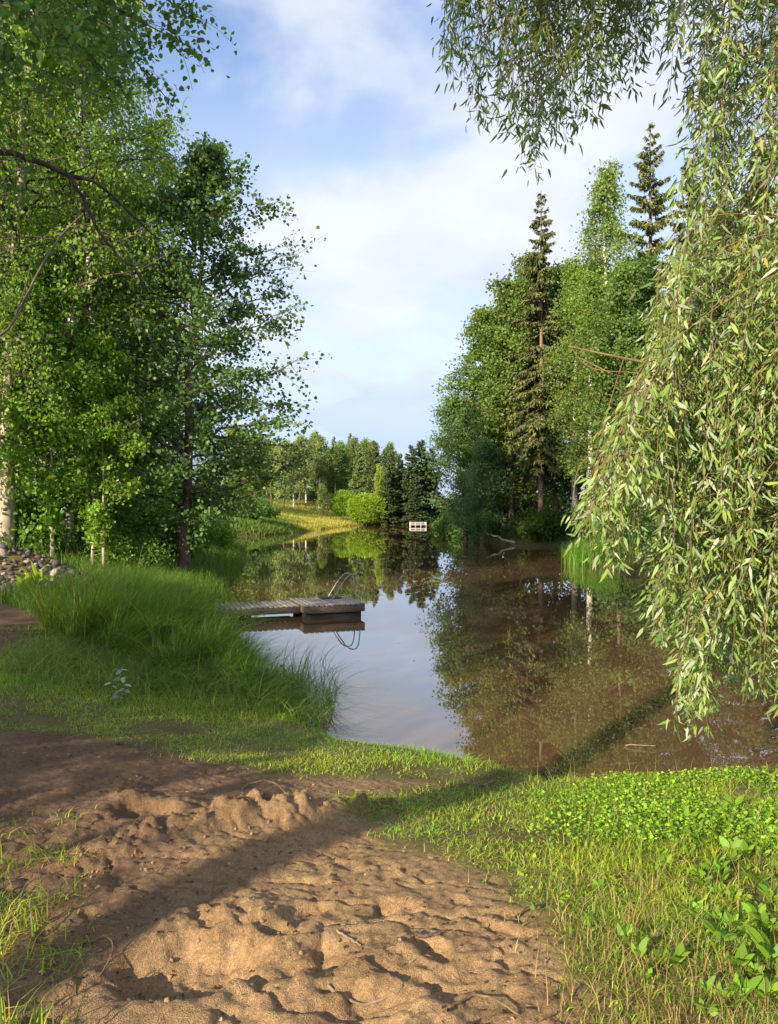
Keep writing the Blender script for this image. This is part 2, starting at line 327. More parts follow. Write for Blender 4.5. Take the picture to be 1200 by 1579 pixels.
def axis(lo, a, b, hi, step, grow=1.055, cap=8.0):
    mid = list(np.arange(a, b + step / 2, step)); up = []; s = step; v = mid[-1]
    while v < hi: s = min(s * grow, max(cap, (v - b) * .12)); v += s; up.append(v)
    dn = []; s = step; v = mid[0]
    while v > lo: s = min(s * grow, max(cap, (a - v) * .12)); v -= s; dn.append(v)
    return np.array(dn[::-1] + mid + up)
gx = axis(-900, -2.6, 1.9, 900, .0115); gy = axis(-60, 2.1, 5.6, 1600, .0115, 1.05)
X, Y = np.meshgrid(gx, gy); Z, SDI, SANDM = terrain(X, Y, True, True)
nx, ny = len(gx), len(gy)
idx = np.arange(nx * ny).reshape(ny, nx)
Q = np.stack([idx[:-1, :-1], idx[:-1, 1:], idx[1:, 1:], idx[1:, :-1]], -1).reshape(-1, 4)
c_sand = np.array([.315, .21, .112]); c_damp_shade = np.array([.18, .117, .068]); c_turf = np.array([.17, .15, .055]); c_mud = np.array([.10, .065, .035]); c_mead = np.array([.30, .27, .07]); c_wood = np.array([.09, .075, .035])  # damp earth tone is darkened further, with shade put into its colour
damp_shade = ss((-X - .15 + .6 * fbm(X, Y, .9, 3) * 2 + (Y - 3.4) * .45) / 1.4)  # left-hand earth: real dampness plus painted shade
c = c_sand * (1 - damp_shade[..., None]) + c_damp_shade * damp_shade[..., None]
pathm = ss(.5 - (sdf(PATH, X, Y) + .5 * fbm(X, Y, 1.5, 3)) / .5); s_ = np.maximum(SANDM, pathm)[..., None]
c = np.where(s_ > pathm[..., None], c, c_damp_shade); tur = c_turf * (1 + .5 * fbm(X, Y, 1.3, 4))[..., None]
far = (ss((Y - 62) / 10) * ss((16 - X) / 10))[..., None]; tur = tur * (1 - far) + c_mead * (1 + .45 * fbm(X, Y, .12, 4))[..., None] * far
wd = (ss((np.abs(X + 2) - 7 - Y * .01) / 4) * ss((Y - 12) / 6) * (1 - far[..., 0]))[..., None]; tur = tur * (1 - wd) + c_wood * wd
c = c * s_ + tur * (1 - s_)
mud = (ss(1 - (SDI + .05) / .28) * .85)[..., None]; c = c * (1 - mud) + c_mud * mud
gm, nt, o = newmat('ground_soil')
a = N(nt, 'ShaderNodeAttribute', attribute_name='Col'); tc = N(nt, 'ShaderNodeTexCoord')
nn = N(nt, 'ShaderNodeTexNoise'); nn.inputs['Scale'].default_value = 38; nn.inputs['Detail'].default_value = 8; nn.inputs['Roughness'].default_value = .7; nt.links.new(tc.outputs['Object'], nn.inputs['Vector'])
n3 = N(nt, 'ShaderNodeTexNoise'); n3.inputs['Scale'].default_value = 3.2; n3.inputs['Detail'].default_value = 6; nt.links.new(tc.outputs['Object'], n3.inputs['Vector'])
vo = N(nt, 'ShaderNodeTexVoronoi'); vo.inputs['Scale'].default_value = 210; nt.links.new(tc.outputs['Object'], vo.inputs['Vector'])
cc = mix(nt, 1.0, a.outputs['Color'], ramp(nt, nn.outputs[0], [(.28, (.62, .60, .58)), (.72, (1.25, 1.25, 1.25))]), 'MULTIPLY')
cc = mix(nt, 1.0, cc, ramp(nt, n3.outputs[0], [(.3, (.80, .77, .74)), (.7, (1.12, 1.12, 1.12))]), 'MULTIPLY')
cc = mix(nt, .5, cc, mix(nt, 1.0, cc, ramp(nt, vo.outputs['Color'], [(.1, (.40, .38, .36)), (.9, (1.5, 1.48, 1.45))]), 'MULTIPLY'))
p = N(nt, 'ShaderNodeBsdfPrincipled'); p.inputs['Roughness'].default_value = .95; p.inputs['Specular IOR Level'].default_value = .2; nt.links.new(cc, p.inputs['Base Color'])
bu = N(nt, 'ShaderNodeBump'); bu.inputs['Strength'].default_value = .75; bu.inputs['Distance'].default_value = .012
nt.links.new(math_node(nt, 'ADD', nn.outputs[0], math_node(nt, 'MULTIPLY', vo.outputs['Distance'], .35)), bu.inputs['Height']); nt.links.new(bu.outputs[0], p.inputs['Normal']); nt.links.new(p.outputs[0], o.inputs[0])
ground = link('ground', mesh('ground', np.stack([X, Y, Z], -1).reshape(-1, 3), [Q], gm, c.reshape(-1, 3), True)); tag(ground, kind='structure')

wm, nt, o = newmat('pond_water')
p = N(nt, 'ShaderNodeBsdfPrincipled'); p.inputs['Base Color'].default_value = (.085, .045, .020, 1); p.inputs['Roughness'].default_value = .012; p.inputs['IOR'].default_value = 1.78; p.inputs['Coat Weight'].default_value = .22; p.inputs['Coat Roughness'].default_value = .01; p.inputs['Coat IOR'].default_value = 1.5
tc = N(nt, 'ShaderNodeTexCoord'); mp = N(nt, 'ShaderNodeMapping'); mp.inputs['Scale'].default_value = (1.1, .8, 1); nt.links.new(tc.outputs['Object'], mp.inputs[0])
nn = N(nt, 'ShaderNodeTexNoise'); nn.inputs['Scale'].default_value = 1.3; nn.inputs['Detail'].default_value = 3; nt.links.new(mp.outputs[0], nn.inputs['Vector'])
n4 = N(nt, 'ShaderNodeTexNoise'); n4.inputs['Scale'].default_value = .35; n4.inputs['Detail'].default_value = 5; nt.links.new(tc.outputs['Object'], n4.inputs['Vector'])
nt.links.new(ramp(nt, n4.outputs[0], [(.35, (.100, .056, .027)), (.65, (.125, .072, .036))]), p.inputs['Base Color'])
bu = N(nt, 'ShaderNodeBump'); bu.inputs['Strength'].default_value = .05; bu.inputs['Distance'].default_value = .02; nt.links.new(nn.outputs[0], bu.inputs['Height']); nt.links.new(bu.outputs[0], p.inputs['Normal']); nt.links.new(bu.outputs[0], p.inputs['Coat Normal'])
nt.links.new(p.outputs[0], o.inputs[0])
water = link('water', mesh('water', [(-26, 4.8, WATER), (24, 4.8, WATER), (24, 112, WATER), (-26, 112, WATER)], [[[0, 1, 2, 3]]], wm)); tag(water, kind='structure')

# ------------------------------------------------------------------ trees
def make_broadleaf(name, seed, H, tr, h0, prof, n_limb, up=(.2, .6), droop=.2, twigs=10, lv=20, leaf=(.07, .06), spread=.10, shape='diamond', base=(.09, .17, .025), bark='bark_birch', lean=(0, 0), hang=0.0, wig=.25, tlen=.35, mat='leaf', var=.28, limb='bark_dark', gap=.3):
    rg = np.random.default_rng(seed)
    k = 16; zt = np.linspace(-.4, H, k); fr = np.clip(zt / H, 0, 1)
    wx = np.cumsum(rg.normal(0, 1, k)) * wig * H / 90; wy = np.cumsum(rg.normal(0, 1, k)) * wig * H / 90
    wx -= wx[0]; wy -= wy[0]
    tx = wx + lean[0] * fr ** 1.4; ty = wy + lean[1] * fr ** 1.4
    TP = np.stack([tx, ty, zt], 1); TR = tr * (1.12 * (1 - fr) ** .85 + .04); TR[:2] *= 1.25
    V, Qd = tubes(TP[None], TR[None], 9); mb = MB(); mb.add(V, [Qd]); nq = len(Qd)
    Mn = n_limb; u = (np.arange(Mn) + rg.uniform(0, 1, Mn)) / Mn; u = u ** .9
    z0 = h0 + (H * .985 - h0) * u; az = np.arange(Mn) * 2.39996 + rg.normal(0, .5, Mn)
    ln = np.array([prof(a) for a in u]) * rg.uniform(.42, 1.22, Mn)
    b0 = np.stack([np.interp(z0, zt, tx), np.interp(z0, zt, ty), z0], 1)
    rad = np.stack([np.cos(az), np.sin(az), np.zeros(Mn)], 1); upv = rg.uniform(up[0], up[1], Mn) + .6 * u ** 3
    s = np.linspace(0, 1, 7)[None, :]
    wob = np.cumsum(rg.normal(0, .045, (Mn, 7, 3)), 1); wob[:, 0] = 0
    LP = b0[:, None, :] + rad[:, None, :] * (ln[:, None] * s)[..., None] + wob * ln[:, None, None]
    LP[..., 2] += ln[:, None] * (upv[:, None] * s - droop * s ** 2)
    r0 = np.interp(z0, zt, TR) * .45
    V, Qd = tubes(LP, np.minimum(r0[:, None], .018 + ln[:, None] * .012) * (1 - .82 * s), 5); mb.add(V, [Qd])
    # twigs
    Tn = Mn * twigs; li = np.repeat(np.arange(Mn), twigs); st = rg.uniform(.18, 1.0, Tn) ** .8
    fi = st * 6; i0 = np.minimum(fi.astype(int), 5); ff = (fi - i0)[:, None]
    p0 = LP[li, i0] * (1 - ff) + LP[li, i0 + 1] * ff
    sd_ = rg.normal(0, 1, (Tn, 3)) * np.array([1, 1, .6]) + rad[li] * .7; sd_ = unit(sd_)
    tl = tlen * rg.uniform(.5, 1.4, Tn) * np.clip(ln[li], .35, 2.0) ** .6
    q = np.linspace(0, 1, 4)[None, :]
    TPp = p0[:, None, :] + sd_[:, None, :] * (tl[:, None] * q)[..., None]
    TPp[..., 2] -= (tl[:, None] * hang * 1.3) * q ** 1.6
    V, Qd = tubes(TPp, .007 * (1 - .7 * q) * max(1, H / 14), 3); mb.add(V, [Qd])
    tm = mb.build(name + '_trunk', M[bark], smooth=True, recalc=False)
    tm.materials.append(M[limb]); mi = np.ones(len(tm.polygons), np.int32); mi[:nq] = 0; tm.polygons.foreach_set('material_index', mi)
    # leaves
    dl = np.clip(rg.uniform(gap, 1.25, Mn), 0, 1)[li] * np.clip(rg.uniform(.25, 1.6, Tn), 0, 1); ti = np.repeat(np.arange(Tn), np.maximum((lv * 1.25 * dl).astype(int), 1)); nL = len(ti); qq = rg.uniform(0, 1.08, nL); fi = np.clip(qq, 0, .999) * 3; i0 = fi.astype(int); ff = (fi - i0)[:, None]
    P = TPp[ti, i0] * (1 - ff) + TPp[ti, i0 + 1] * ff + rg.normal(0, spread, (nL, 3))
    d = rg.normal(0, 1, (nL, 3)) * np.array([1, 1, .7]) + np.array([0, 0, -.45 - hang])
    sc = rg.uniform(.65, 1.25, nL)
    V, Fk, kk = leaves(P, d, leaf[0] * sc, leaf[1] * sc, shape, rg)
    tone = 1 + .22 * rg.uniform(-1, 1, Mn)[li][ti]           # some limbs carry paler or darker leaves
    cl = leafcol(nL, base, rg, var) * tone[:, None]
    cm = mesh(name + '_crown', V, [Fk], M[mat], np.repeat(cl, kk, 0))
    return tm, cm
def make_spruce(name, seed, H, tr, h0, wid, dens=1.0, sparse=0.0, base=(.045, .075, .028), nspr=22, size=1.0, droopy=.35):
    rg = np.random.default_rng(seed); k = 12; zt = np.linspace(-.4, H, k); fr = np.clip(zt / H, 0, 1)
    TP = np.stack([np.cumsum(rg.normal(0, .015, k)), np.cumsum(rg.normal(0, .015, k)), zt], 1); TR = tr * (1 - fr) ** .8 + .012
    mb = MB(); V, Qd = tubes(TP[None], TR[None], 8); mb.add(V, [Qd])
    zs = []; z = h0
    while z < H * .99: zs.append(z); z += rg.uniform(.22, .42) * (H / 18) ** .5 / dens
    zb = []; 
    for z in zs: zb += [z + rg.uniform(-.2, .2) for _ in range(rg.integers(4, 7))]
    zb = np.array(zb); keep = rg.random(len(zb)) > sparse; zb = zb[keep]; Mn = len(zb); u = (zb - h0) / (H - h0)
    az = rg.uniform(0, 2 * math.pi, Mn); ln = wid * (np.clip(1 - u, 0, 1) ** .8 * np.clip(.55 + u * 3, 0, 1) + .05) * rg.uniform(.4, 1.3, Mn)
    rad = np.stack([np.cos(az), np.sin(az), 0 * az], 1); s = np.linspace(0, 1, 6)[None, :]
    b0 = np.stack([np.interp(zb, zt, TP[:, 0]), np.interp(zb, zt, TP[:, 1]), zb], 1)
    LP = b0[:, None, :] + rad[:, None, :] * (ln[:, None] * s)[..., None]
    slope = (u - .45) * .9 - droopy * .3; LP[..., 2] += ln[:, None] * (slope[:, None] * s - droopy * .6 * (s ** 1.3) * (1 - u[:, None]) + .28 * s ** 3)
    V, Qd = tubes(LP, (.008 + ln * .009)[:, None] * (1 - .8 * s), 4); mb.add(V, [Qd])
    tm = mb.build(name + '_trunk', M['bark_spruce'], True, False)
    n = np.maximum((nspr * ln / max(wid * .5, .3)).astype(int), 5); li = np.repeat(np.arange(Mn), n); nL = len(li)
    st = rg.uniform(.10, 1.0, nL) ** .75; fi = st * 5; i0 = np.minimum(fi.astype(int), 4); ff = (fi - i0)[:, None]
    P = LP[li, i0] * (1 - ff) + LP[li, i0 + 1] * ff
    side = np.stack([-rad[li][:, 1], rad[li][:, 0], np.zeros(nL)], 1) * rg.choice([-1, 1], nL)[:, None]
    d = rad[li] * rg.uniform(.3, 1, (nL, 1)) + side * rg.uniform(.1, 1.0, (nL, 1)) + np.stack([0 * st, 0 * st, rg.normal(-.55 * droopy - .15, .35, nL)], 1)
    L = size * rg.uniform(.14, .36, nL) * (.6 + .4 * (1 - u[li])); nr = unit(np.array([0, 0, 1.]) + rg.normal(0, .5, (nL, 3)))
    P = P + side * rg.uniform(0, .10, (nL, 1)) * ln[li][:, None]
    V, Fk, kk = leaves(P, d, L, L * .30, 'lance', rg, .25, nr)
    cl = leafcol(nL, base, rg, .35, .15); tipy = (st > .8)[:, None]; cl = np.where(tipy, cl * np.array([1.35, 1.35, 1.0]), cl)
    return tm, mesh(name + '_crown', V, [Fk], M['needle'], np.repeat(cl, kk, 0))
def place(name, meshes, label, cat, x, y, rz=0.0, scale=1.0, color=(1, 1, 1), group=None, z=None, parts=('trunk', 'crown')):
    e = empty(name, (x, y, (gz(x, y) if z is None else z)), rz, scale); tag(e, label, cat, group)
    for pn, me in zip(parts, meshes):
        o_ = link(pn, me, e); o_.color = (*color, 1)
    return e
def pr_oval(w, p=.62): return lambda u: w * (math.sin(math.pi * min(1, u ** p * .93 + .07)) ** .7 * .9 + .1)
def pr_cone(w): return lambda u: w * (min(1, .45 + u * 2.5) * (1 - u) ** .75 + .10)

# --- the aspen by the water and the wood on the left bank
aspen = make_broadleaf('aspen', 21, 11.6, .125, 1.25, lambda u: 1.03 * np.interp(u, [0, .12, .34, .58, .75, .9, 1], [1.9, 2.7, 3.3, 2.9, 1.7, .85, .25]), 104, (.10, .50), .14, 14, 23, (.105, .095), .085, 'round', (.130, .235, .060), 'bark_aspen', (.75, .2), tlen=.55, wig=.35)
place('aspen_tree', aspen, 'dark green aspen with a reddish trunk standing in grass at the pond edge', 'tree', *at(279, 20.6))
b1 = make_broadleaf('left_birch_a', 31, 17.5, .15, 2.6, pr_oval(3.2), 110, (.35, .8), .25, 14, 25, (.085, .07), .10, 'diamond', (.215, .355, .038), 'bark_tan', (.6, 0), hang=.6, tlen=.6)
b2 = make_broadleaf('left_birch_b', 32, 13.0, .11, 1.6, pr_oval(2.7), 84, (.35, .8), .25, 13, 24, (.085, .068), .10, 'diamond', (.215, .355, .038), 'bark_birch', (-.3, .3), hang=.6, tlen=.55)
place('birch_tree', b1, 'tall birch with a sunlit cream trunk, leftmost trunk of the left bank', 'tree', *at(8, 18.6), .4)
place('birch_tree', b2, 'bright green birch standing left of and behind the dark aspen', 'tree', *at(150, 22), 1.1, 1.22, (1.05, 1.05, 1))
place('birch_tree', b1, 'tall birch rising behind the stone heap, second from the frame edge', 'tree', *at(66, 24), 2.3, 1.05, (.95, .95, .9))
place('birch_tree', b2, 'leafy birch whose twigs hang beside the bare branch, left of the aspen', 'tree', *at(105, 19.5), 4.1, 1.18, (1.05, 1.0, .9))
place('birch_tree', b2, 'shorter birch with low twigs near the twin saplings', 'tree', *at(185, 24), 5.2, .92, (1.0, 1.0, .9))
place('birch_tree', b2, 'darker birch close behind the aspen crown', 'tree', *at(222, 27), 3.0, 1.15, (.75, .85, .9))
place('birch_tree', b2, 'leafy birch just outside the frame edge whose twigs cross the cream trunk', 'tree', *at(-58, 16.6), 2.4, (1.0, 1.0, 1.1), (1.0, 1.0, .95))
pine_t = make_spruce('pine', 41, 17, .20, 9.5, 2.6, .9, .1, (.07, .11, .04), 80, 1.1, .0)
place('pine_tree', pine_t, 'pine with a bare brown trunk deep in the left wood', 'tree', *at(68, 27), .5, 1.0)
b3 = make_broadleaf('left_birch_c', 33, 11.5, .09, 1.0, pr_oval(2.6), 60, (.3, .8), .2, 10, 22, (.12, .10), .12, 'diamond', (.18, .31, .042), 'bark_birch', hang=.4, tlen=.55)
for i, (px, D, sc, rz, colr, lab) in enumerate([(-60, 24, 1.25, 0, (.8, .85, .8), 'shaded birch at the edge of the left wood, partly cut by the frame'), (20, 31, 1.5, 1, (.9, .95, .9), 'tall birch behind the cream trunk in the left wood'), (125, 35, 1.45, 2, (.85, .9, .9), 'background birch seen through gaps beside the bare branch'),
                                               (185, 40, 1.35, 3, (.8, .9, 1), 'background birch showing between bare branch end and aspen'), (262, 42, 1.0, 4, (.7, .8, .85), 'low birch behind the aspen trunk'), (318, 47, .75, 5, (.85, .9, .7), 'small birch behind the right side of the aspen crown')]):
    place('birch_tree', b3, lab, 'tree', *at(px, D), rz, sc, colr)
sap = make_broadleaf('sapling', 51, 5.6, .035, .7, pr_oval(.95, .8), 44, (.4, .9), .15, 8, 20, (.095, .085), .09, 'round', (.22, .38, .038), 'bark_tan', (.1, .1), tlen=.35)
for px, D, sc, rz, lab in [(143, 18.6, 1.0, 0, 'thin sunlit sapling behind the stone heap, left of a close pair'), (160, 18.3, .86, 2, 'thin pale sapling, right of the close pair left of the aspen'), (80, 18.6, 1.25, 4, 'taller sapling with a reddish stem behind the stone heap'), (28, 19.5, 1.1, 1, 'leafy sapling above the top of the stone heap')]:
    place('sapling', sap, lab, 'young tree', *at(px, D), rz, sc, (1.05, 1.0, .9) if px > 100 else (.85, .95, .95))
def make_shrub(name, seed, H, w, nst, lv, leaf, base, shape='round', bark='bark_dark', hang=.1):
    rg = np.random.default_rng(seed); az = rg.uniform(0, 6.28, nst); rr = w * np.sqrt(rg.uniform(0, 1, nst)); hh = H * (1 - .55 * (rr / w) ** 2) * rg.uniform(.6, 1.1, nst)
    s = np.linspace(0, 1, 6)[None, :]; P = np.zeros((nst, 6, 3)); wob = np.cumsum(rg.normal(0, .03, (nst, 6, 2)), 1) * H
    P[..., 0] = rr[:, None] * np.cos(az)[:, None] * (.25 + .75 * s ** 1.3) + wob[..., 0]; P[..., 1] = rr[:, None] * np.sin(az)[:, None] * (.25 + .75 * s ** 1.3) + wob[..., 1]; P[..., 2] = hh[:, None] * s - .15
    mb = MB(); V, Qd = tubes(P, .012 * H ** .4 * (1 - .7 * s), 4); mb.add(V, [Qd]); tm = mb.build(name + '_stems', M[bark], True, False)
    n = nst * lv; li = np.repeat(np.arange(nst), lv); fi = rg.uniform(.12, 1.0, n) ** .8 * 4.999; i0 = fi.astype(int); ff = (fi - i0)[:, None]
    C = P[li, i0] * (1 - ff) + P[li, i0 + 1] * ff + rg.normal(0, 1, (n, 3)) * np.array([.13, .13, .09]) * H ** .5
    C[:, 2] = np.maximum(C[:, 2], .03)
    sc = rg.uniform(.6, 1.25, n); V, Fk, kk = leaves(C, rg.normal(0, 1, (n, 3)) + np.array([0, 0, -.2 - hang]), leaf[0] * sc, leaf[1] * sc, shape, rg)
    tone = (1 + .25 * rg.uniform(-1, 1, nst))[li]
    return tm, mesh(name + '_foliage', V, [Fk], M['leaf'], np.repeat(leafcol(n, base, rg) * tone[:, None], kk, 0))
sh1 = make_shrub('bush_a', 61, 1.9, 1.2, 46, 150, (.10, .085), (.16, .29, .036)); sh2 = make_shrub('bush_b', 62, 1.5, 1.3, 46, 140, (.075, .05), (.18, .32, .040), 'diamond')
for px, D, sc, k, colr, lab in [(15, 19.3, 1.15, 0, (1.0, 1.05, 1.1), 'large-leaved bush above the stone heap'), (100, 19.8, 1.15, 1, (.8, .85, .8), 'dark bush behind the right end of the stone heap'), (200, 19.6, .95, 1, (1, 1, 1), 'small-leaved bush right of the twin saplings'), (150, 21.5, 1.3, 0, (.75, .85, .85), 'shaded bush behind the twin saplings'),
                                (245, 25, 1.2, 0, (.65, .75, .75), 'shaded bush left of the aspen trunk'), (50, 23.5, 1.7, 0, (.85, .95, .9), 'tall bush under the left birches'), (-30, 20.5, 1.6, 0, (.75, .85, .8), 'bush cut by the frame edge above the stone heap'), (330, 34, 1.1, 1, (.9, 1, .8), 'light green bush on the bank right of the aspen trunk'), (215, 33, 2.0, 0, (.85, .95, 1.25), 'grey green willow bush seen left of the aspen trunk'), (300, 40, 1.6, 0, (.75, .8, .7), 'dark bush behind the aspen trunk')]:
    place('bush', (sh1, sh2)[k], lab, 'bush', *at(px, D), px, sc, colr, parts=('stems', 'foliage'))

# --- trees of the right bank
spA = make_spruce('old_spruce', 71, 20.3, .17, 4.5, 2.0, 1.3, .12, (.115, .125, .050), 100, 1.2, .85)
spB = make_spruce('full_spruce', 72, 21.5, .22, 2.0, 2.9, 1.15, .16, (.125, .145, .042), 150, 1.25, .75)
bir = make_broadleaf('bank_birch', 73, 21.5, .16, 5.0, lambda u: 2.5 * (min(1, .6 + u * 1.6) * (1 - u) ** .75 + .08), 66, (.5, 1.0), .35, 10, 25, (.17, .11), .20, 'diamond', (.205, .30, .065), 'bark_birch', (.2, 0), hang=.9, tlen=.75)
ald = make_broadleaf('bank_alder', 74, 14.5, .13, 1.6, lambda u: 2.6 * (min(1, .6 + u * 1.6) * (1 - u) ** .62 + .08), 78, (.35, .9), .15, 11, 27, (.17, .12), .18, 'diamond', (.185, .275, .060), 'bark_spruce', (-.3, 0), hang=.35, tlen=.6)
aldB = make_broadleaf('bank_goat_willow', 75, 10.2, .11, 1.0, pr_oval(2.3), 70, (.4, 1.0), .1, 11, 24, (.17, .12), .2, 'diamond', (.17, .27, .095), 'bark_dark', (-1.3, 0), hang=.2, tlen=.6)
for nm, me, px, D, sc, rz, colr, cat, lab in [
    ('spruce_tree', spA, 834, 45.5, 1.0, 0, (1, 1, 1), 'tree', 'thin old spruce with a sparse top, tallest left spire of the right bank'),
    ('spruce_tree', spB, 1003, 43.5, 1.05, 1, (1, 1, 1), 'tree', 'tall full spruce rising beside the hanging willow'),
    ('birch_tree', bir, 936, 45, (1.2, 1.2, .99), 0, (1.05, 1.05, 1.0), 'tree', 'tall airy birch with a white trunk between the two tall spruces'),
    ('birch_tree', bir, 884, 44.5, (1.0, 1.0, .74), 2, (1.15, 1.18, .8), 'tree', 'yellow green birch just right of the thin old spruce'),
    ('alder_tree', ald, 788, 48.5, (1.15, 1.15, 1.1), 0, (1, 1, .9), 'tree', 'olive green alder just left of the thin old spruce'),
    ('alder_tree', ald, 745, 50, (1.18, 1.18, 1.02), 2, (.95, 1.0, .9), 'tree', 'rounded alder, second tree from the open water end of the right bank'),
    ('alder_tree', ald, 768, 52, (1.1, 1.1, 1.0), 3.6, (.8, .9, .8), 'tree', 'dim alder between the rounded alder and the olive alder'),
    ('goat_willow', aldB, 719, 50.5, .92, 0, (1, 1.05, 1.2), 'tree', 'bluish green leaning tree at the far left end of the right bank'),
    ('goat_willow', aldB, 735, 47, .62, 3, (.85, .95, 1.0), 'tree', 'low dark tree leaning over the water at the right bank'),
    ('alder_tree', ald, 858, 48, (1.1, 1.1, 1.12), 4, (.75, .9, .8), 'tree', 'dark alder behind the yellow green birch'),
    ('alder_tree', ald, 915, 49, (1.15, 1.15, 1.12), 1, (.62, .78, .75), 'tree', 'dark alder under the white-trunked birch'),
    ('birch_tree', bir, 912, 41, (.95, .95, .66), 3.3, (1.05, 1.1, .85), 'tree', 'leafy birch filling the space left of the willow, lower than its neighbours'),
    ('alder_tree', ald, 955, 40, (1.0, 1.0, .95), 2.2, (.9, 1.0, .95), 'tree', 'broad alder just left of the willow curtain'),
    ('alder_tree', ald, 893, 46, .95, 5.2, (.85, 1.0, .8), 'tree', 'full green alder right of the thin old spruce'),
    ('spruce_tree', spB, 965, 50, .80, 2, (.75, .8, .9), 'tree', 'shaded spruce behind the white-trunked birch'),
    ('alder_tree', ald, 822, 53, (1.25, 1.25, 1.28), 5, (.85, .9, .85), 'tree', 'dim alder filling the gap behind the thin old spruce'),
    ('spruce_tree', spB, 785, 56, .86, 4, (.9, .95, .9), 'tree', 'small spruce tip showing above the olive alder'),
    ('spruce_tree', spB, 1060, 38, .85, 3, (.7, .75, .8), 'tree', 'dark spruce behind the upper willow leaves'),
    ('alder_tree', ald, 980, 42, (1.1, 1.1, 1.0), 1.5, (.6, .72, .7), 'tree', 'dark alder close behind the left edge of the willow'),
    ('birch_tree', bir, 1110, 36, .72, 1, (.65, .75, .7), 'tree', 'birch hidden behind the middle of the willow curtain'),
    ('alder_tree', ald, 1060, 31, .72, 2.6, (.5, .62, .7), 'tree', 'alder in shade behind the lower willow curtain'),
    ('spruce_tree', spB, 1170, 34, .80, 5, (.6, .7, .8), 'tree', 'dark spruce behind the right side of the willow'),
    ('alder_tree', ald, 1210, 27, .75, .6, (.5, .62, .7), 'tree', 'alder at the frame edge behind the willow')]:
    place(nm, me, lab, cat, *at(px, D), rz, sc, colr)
bk = make_shrub('bank_bush', 81, 1.7, 1.5, 44, 110, (.15, .11), (.12, .205, .040), 'diamond')
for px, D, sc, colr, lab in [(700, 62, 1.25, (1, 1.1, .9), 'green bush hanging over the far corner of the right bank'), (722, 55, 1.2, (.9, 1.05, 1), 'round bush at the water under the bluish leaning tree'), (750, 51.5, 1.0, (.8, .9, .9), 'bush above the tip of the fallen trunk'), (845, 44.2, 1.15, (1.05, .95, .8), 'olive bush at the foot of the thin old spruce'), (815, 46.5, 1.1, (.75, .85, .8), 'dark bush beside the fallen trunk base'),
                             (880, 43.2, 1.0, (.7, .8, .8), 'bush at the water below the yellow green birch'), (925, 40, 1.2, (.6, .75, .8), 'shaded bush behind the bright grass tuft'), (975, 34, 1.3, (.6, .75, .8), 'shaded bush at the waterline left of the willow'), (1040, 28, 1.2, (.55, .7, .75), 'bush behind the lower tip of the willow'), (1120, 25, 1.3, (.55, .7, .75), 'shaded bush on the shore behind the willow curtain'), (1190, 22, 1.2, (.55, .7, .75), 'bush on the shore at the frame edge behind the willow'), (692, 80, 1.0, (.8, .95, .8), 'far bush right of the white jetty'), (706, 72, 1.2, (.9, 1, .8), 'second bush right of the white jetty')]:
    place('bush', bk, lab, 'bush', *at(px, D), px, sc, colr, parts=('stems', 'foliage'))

# --- far shore
fsp = make_spruce('far_spruce', 91, 11, .12, .1, 1.75, 1.25, .02, (.080, .112, .042), 110, 1.35, .5)
fbi = make_broadleaf('far_birch', 92, 10.5, .12, 2.0, pr_oval(1.9), 60, (.4, .9), .2, 8, 20, (.26, .2), .25, 'diamond', (.19, .27, .075), 'bark_aspen', hang=.4, tlen=.55)
def make_ball(seed, H, w, n, base):
    rg = np.random.default_rng(seed); d = unit(rg.normal(0, 1, (n, 3))); lump = 1 + .10 * np.sin(d[:, 0] * 5 + 1) * np.sin(d[:, 1] * 6) + .07 * np.sin(d[:, 2] * 9 + d[:, 0] * 4)
    r = lump * rg.uniform(.55, 1.0, n) ** .5; P = d * r[:, None] * np.array([w, w, H * .46]) + np.array([0, 0, H * .54]); k = (P[:, 2] > .25) & ~((P[:, 2] < H * .3) & (rg.random(n) < .5)); P = P[k]; d = d[k]; n = len(P)
    V, Fk, kk = leaves(P, d + rg.normal(0, .6, (n, 3)), rg.uniform(.2, .34, n), rg.uniform(.07, .13, n), 'diamond', rg)
    az = rg.uniform(0, 6.28, 16); s = np.linspace(0, 1, 5)[None, :]; sp = np.zeros((16, 5, 3)); sp[..., 0] = np.cos(az)[:, None] * w * .6 * s ** 1.3; sp[..., 1] = np.sin(az)[:, None] * w * .6 * s ** 1.3; sp[..., 2] = H * .7 * s - .15
    mb = MB(); Vt, Qd = tubes(sp, .05 * (1 - .7 * s), 5); mb.add(Vt, [Qd])
    return mb.build('ball_stems', M['bark_dark'], True, False), mesh('ball_foliage', V, [Fk], M['leaf'], np.repeat(leafcol(n, base, rg, .3), kk, 0))
ball = make_ball(93, 3.7, 2.1, 9000, (.30, .42, .03))
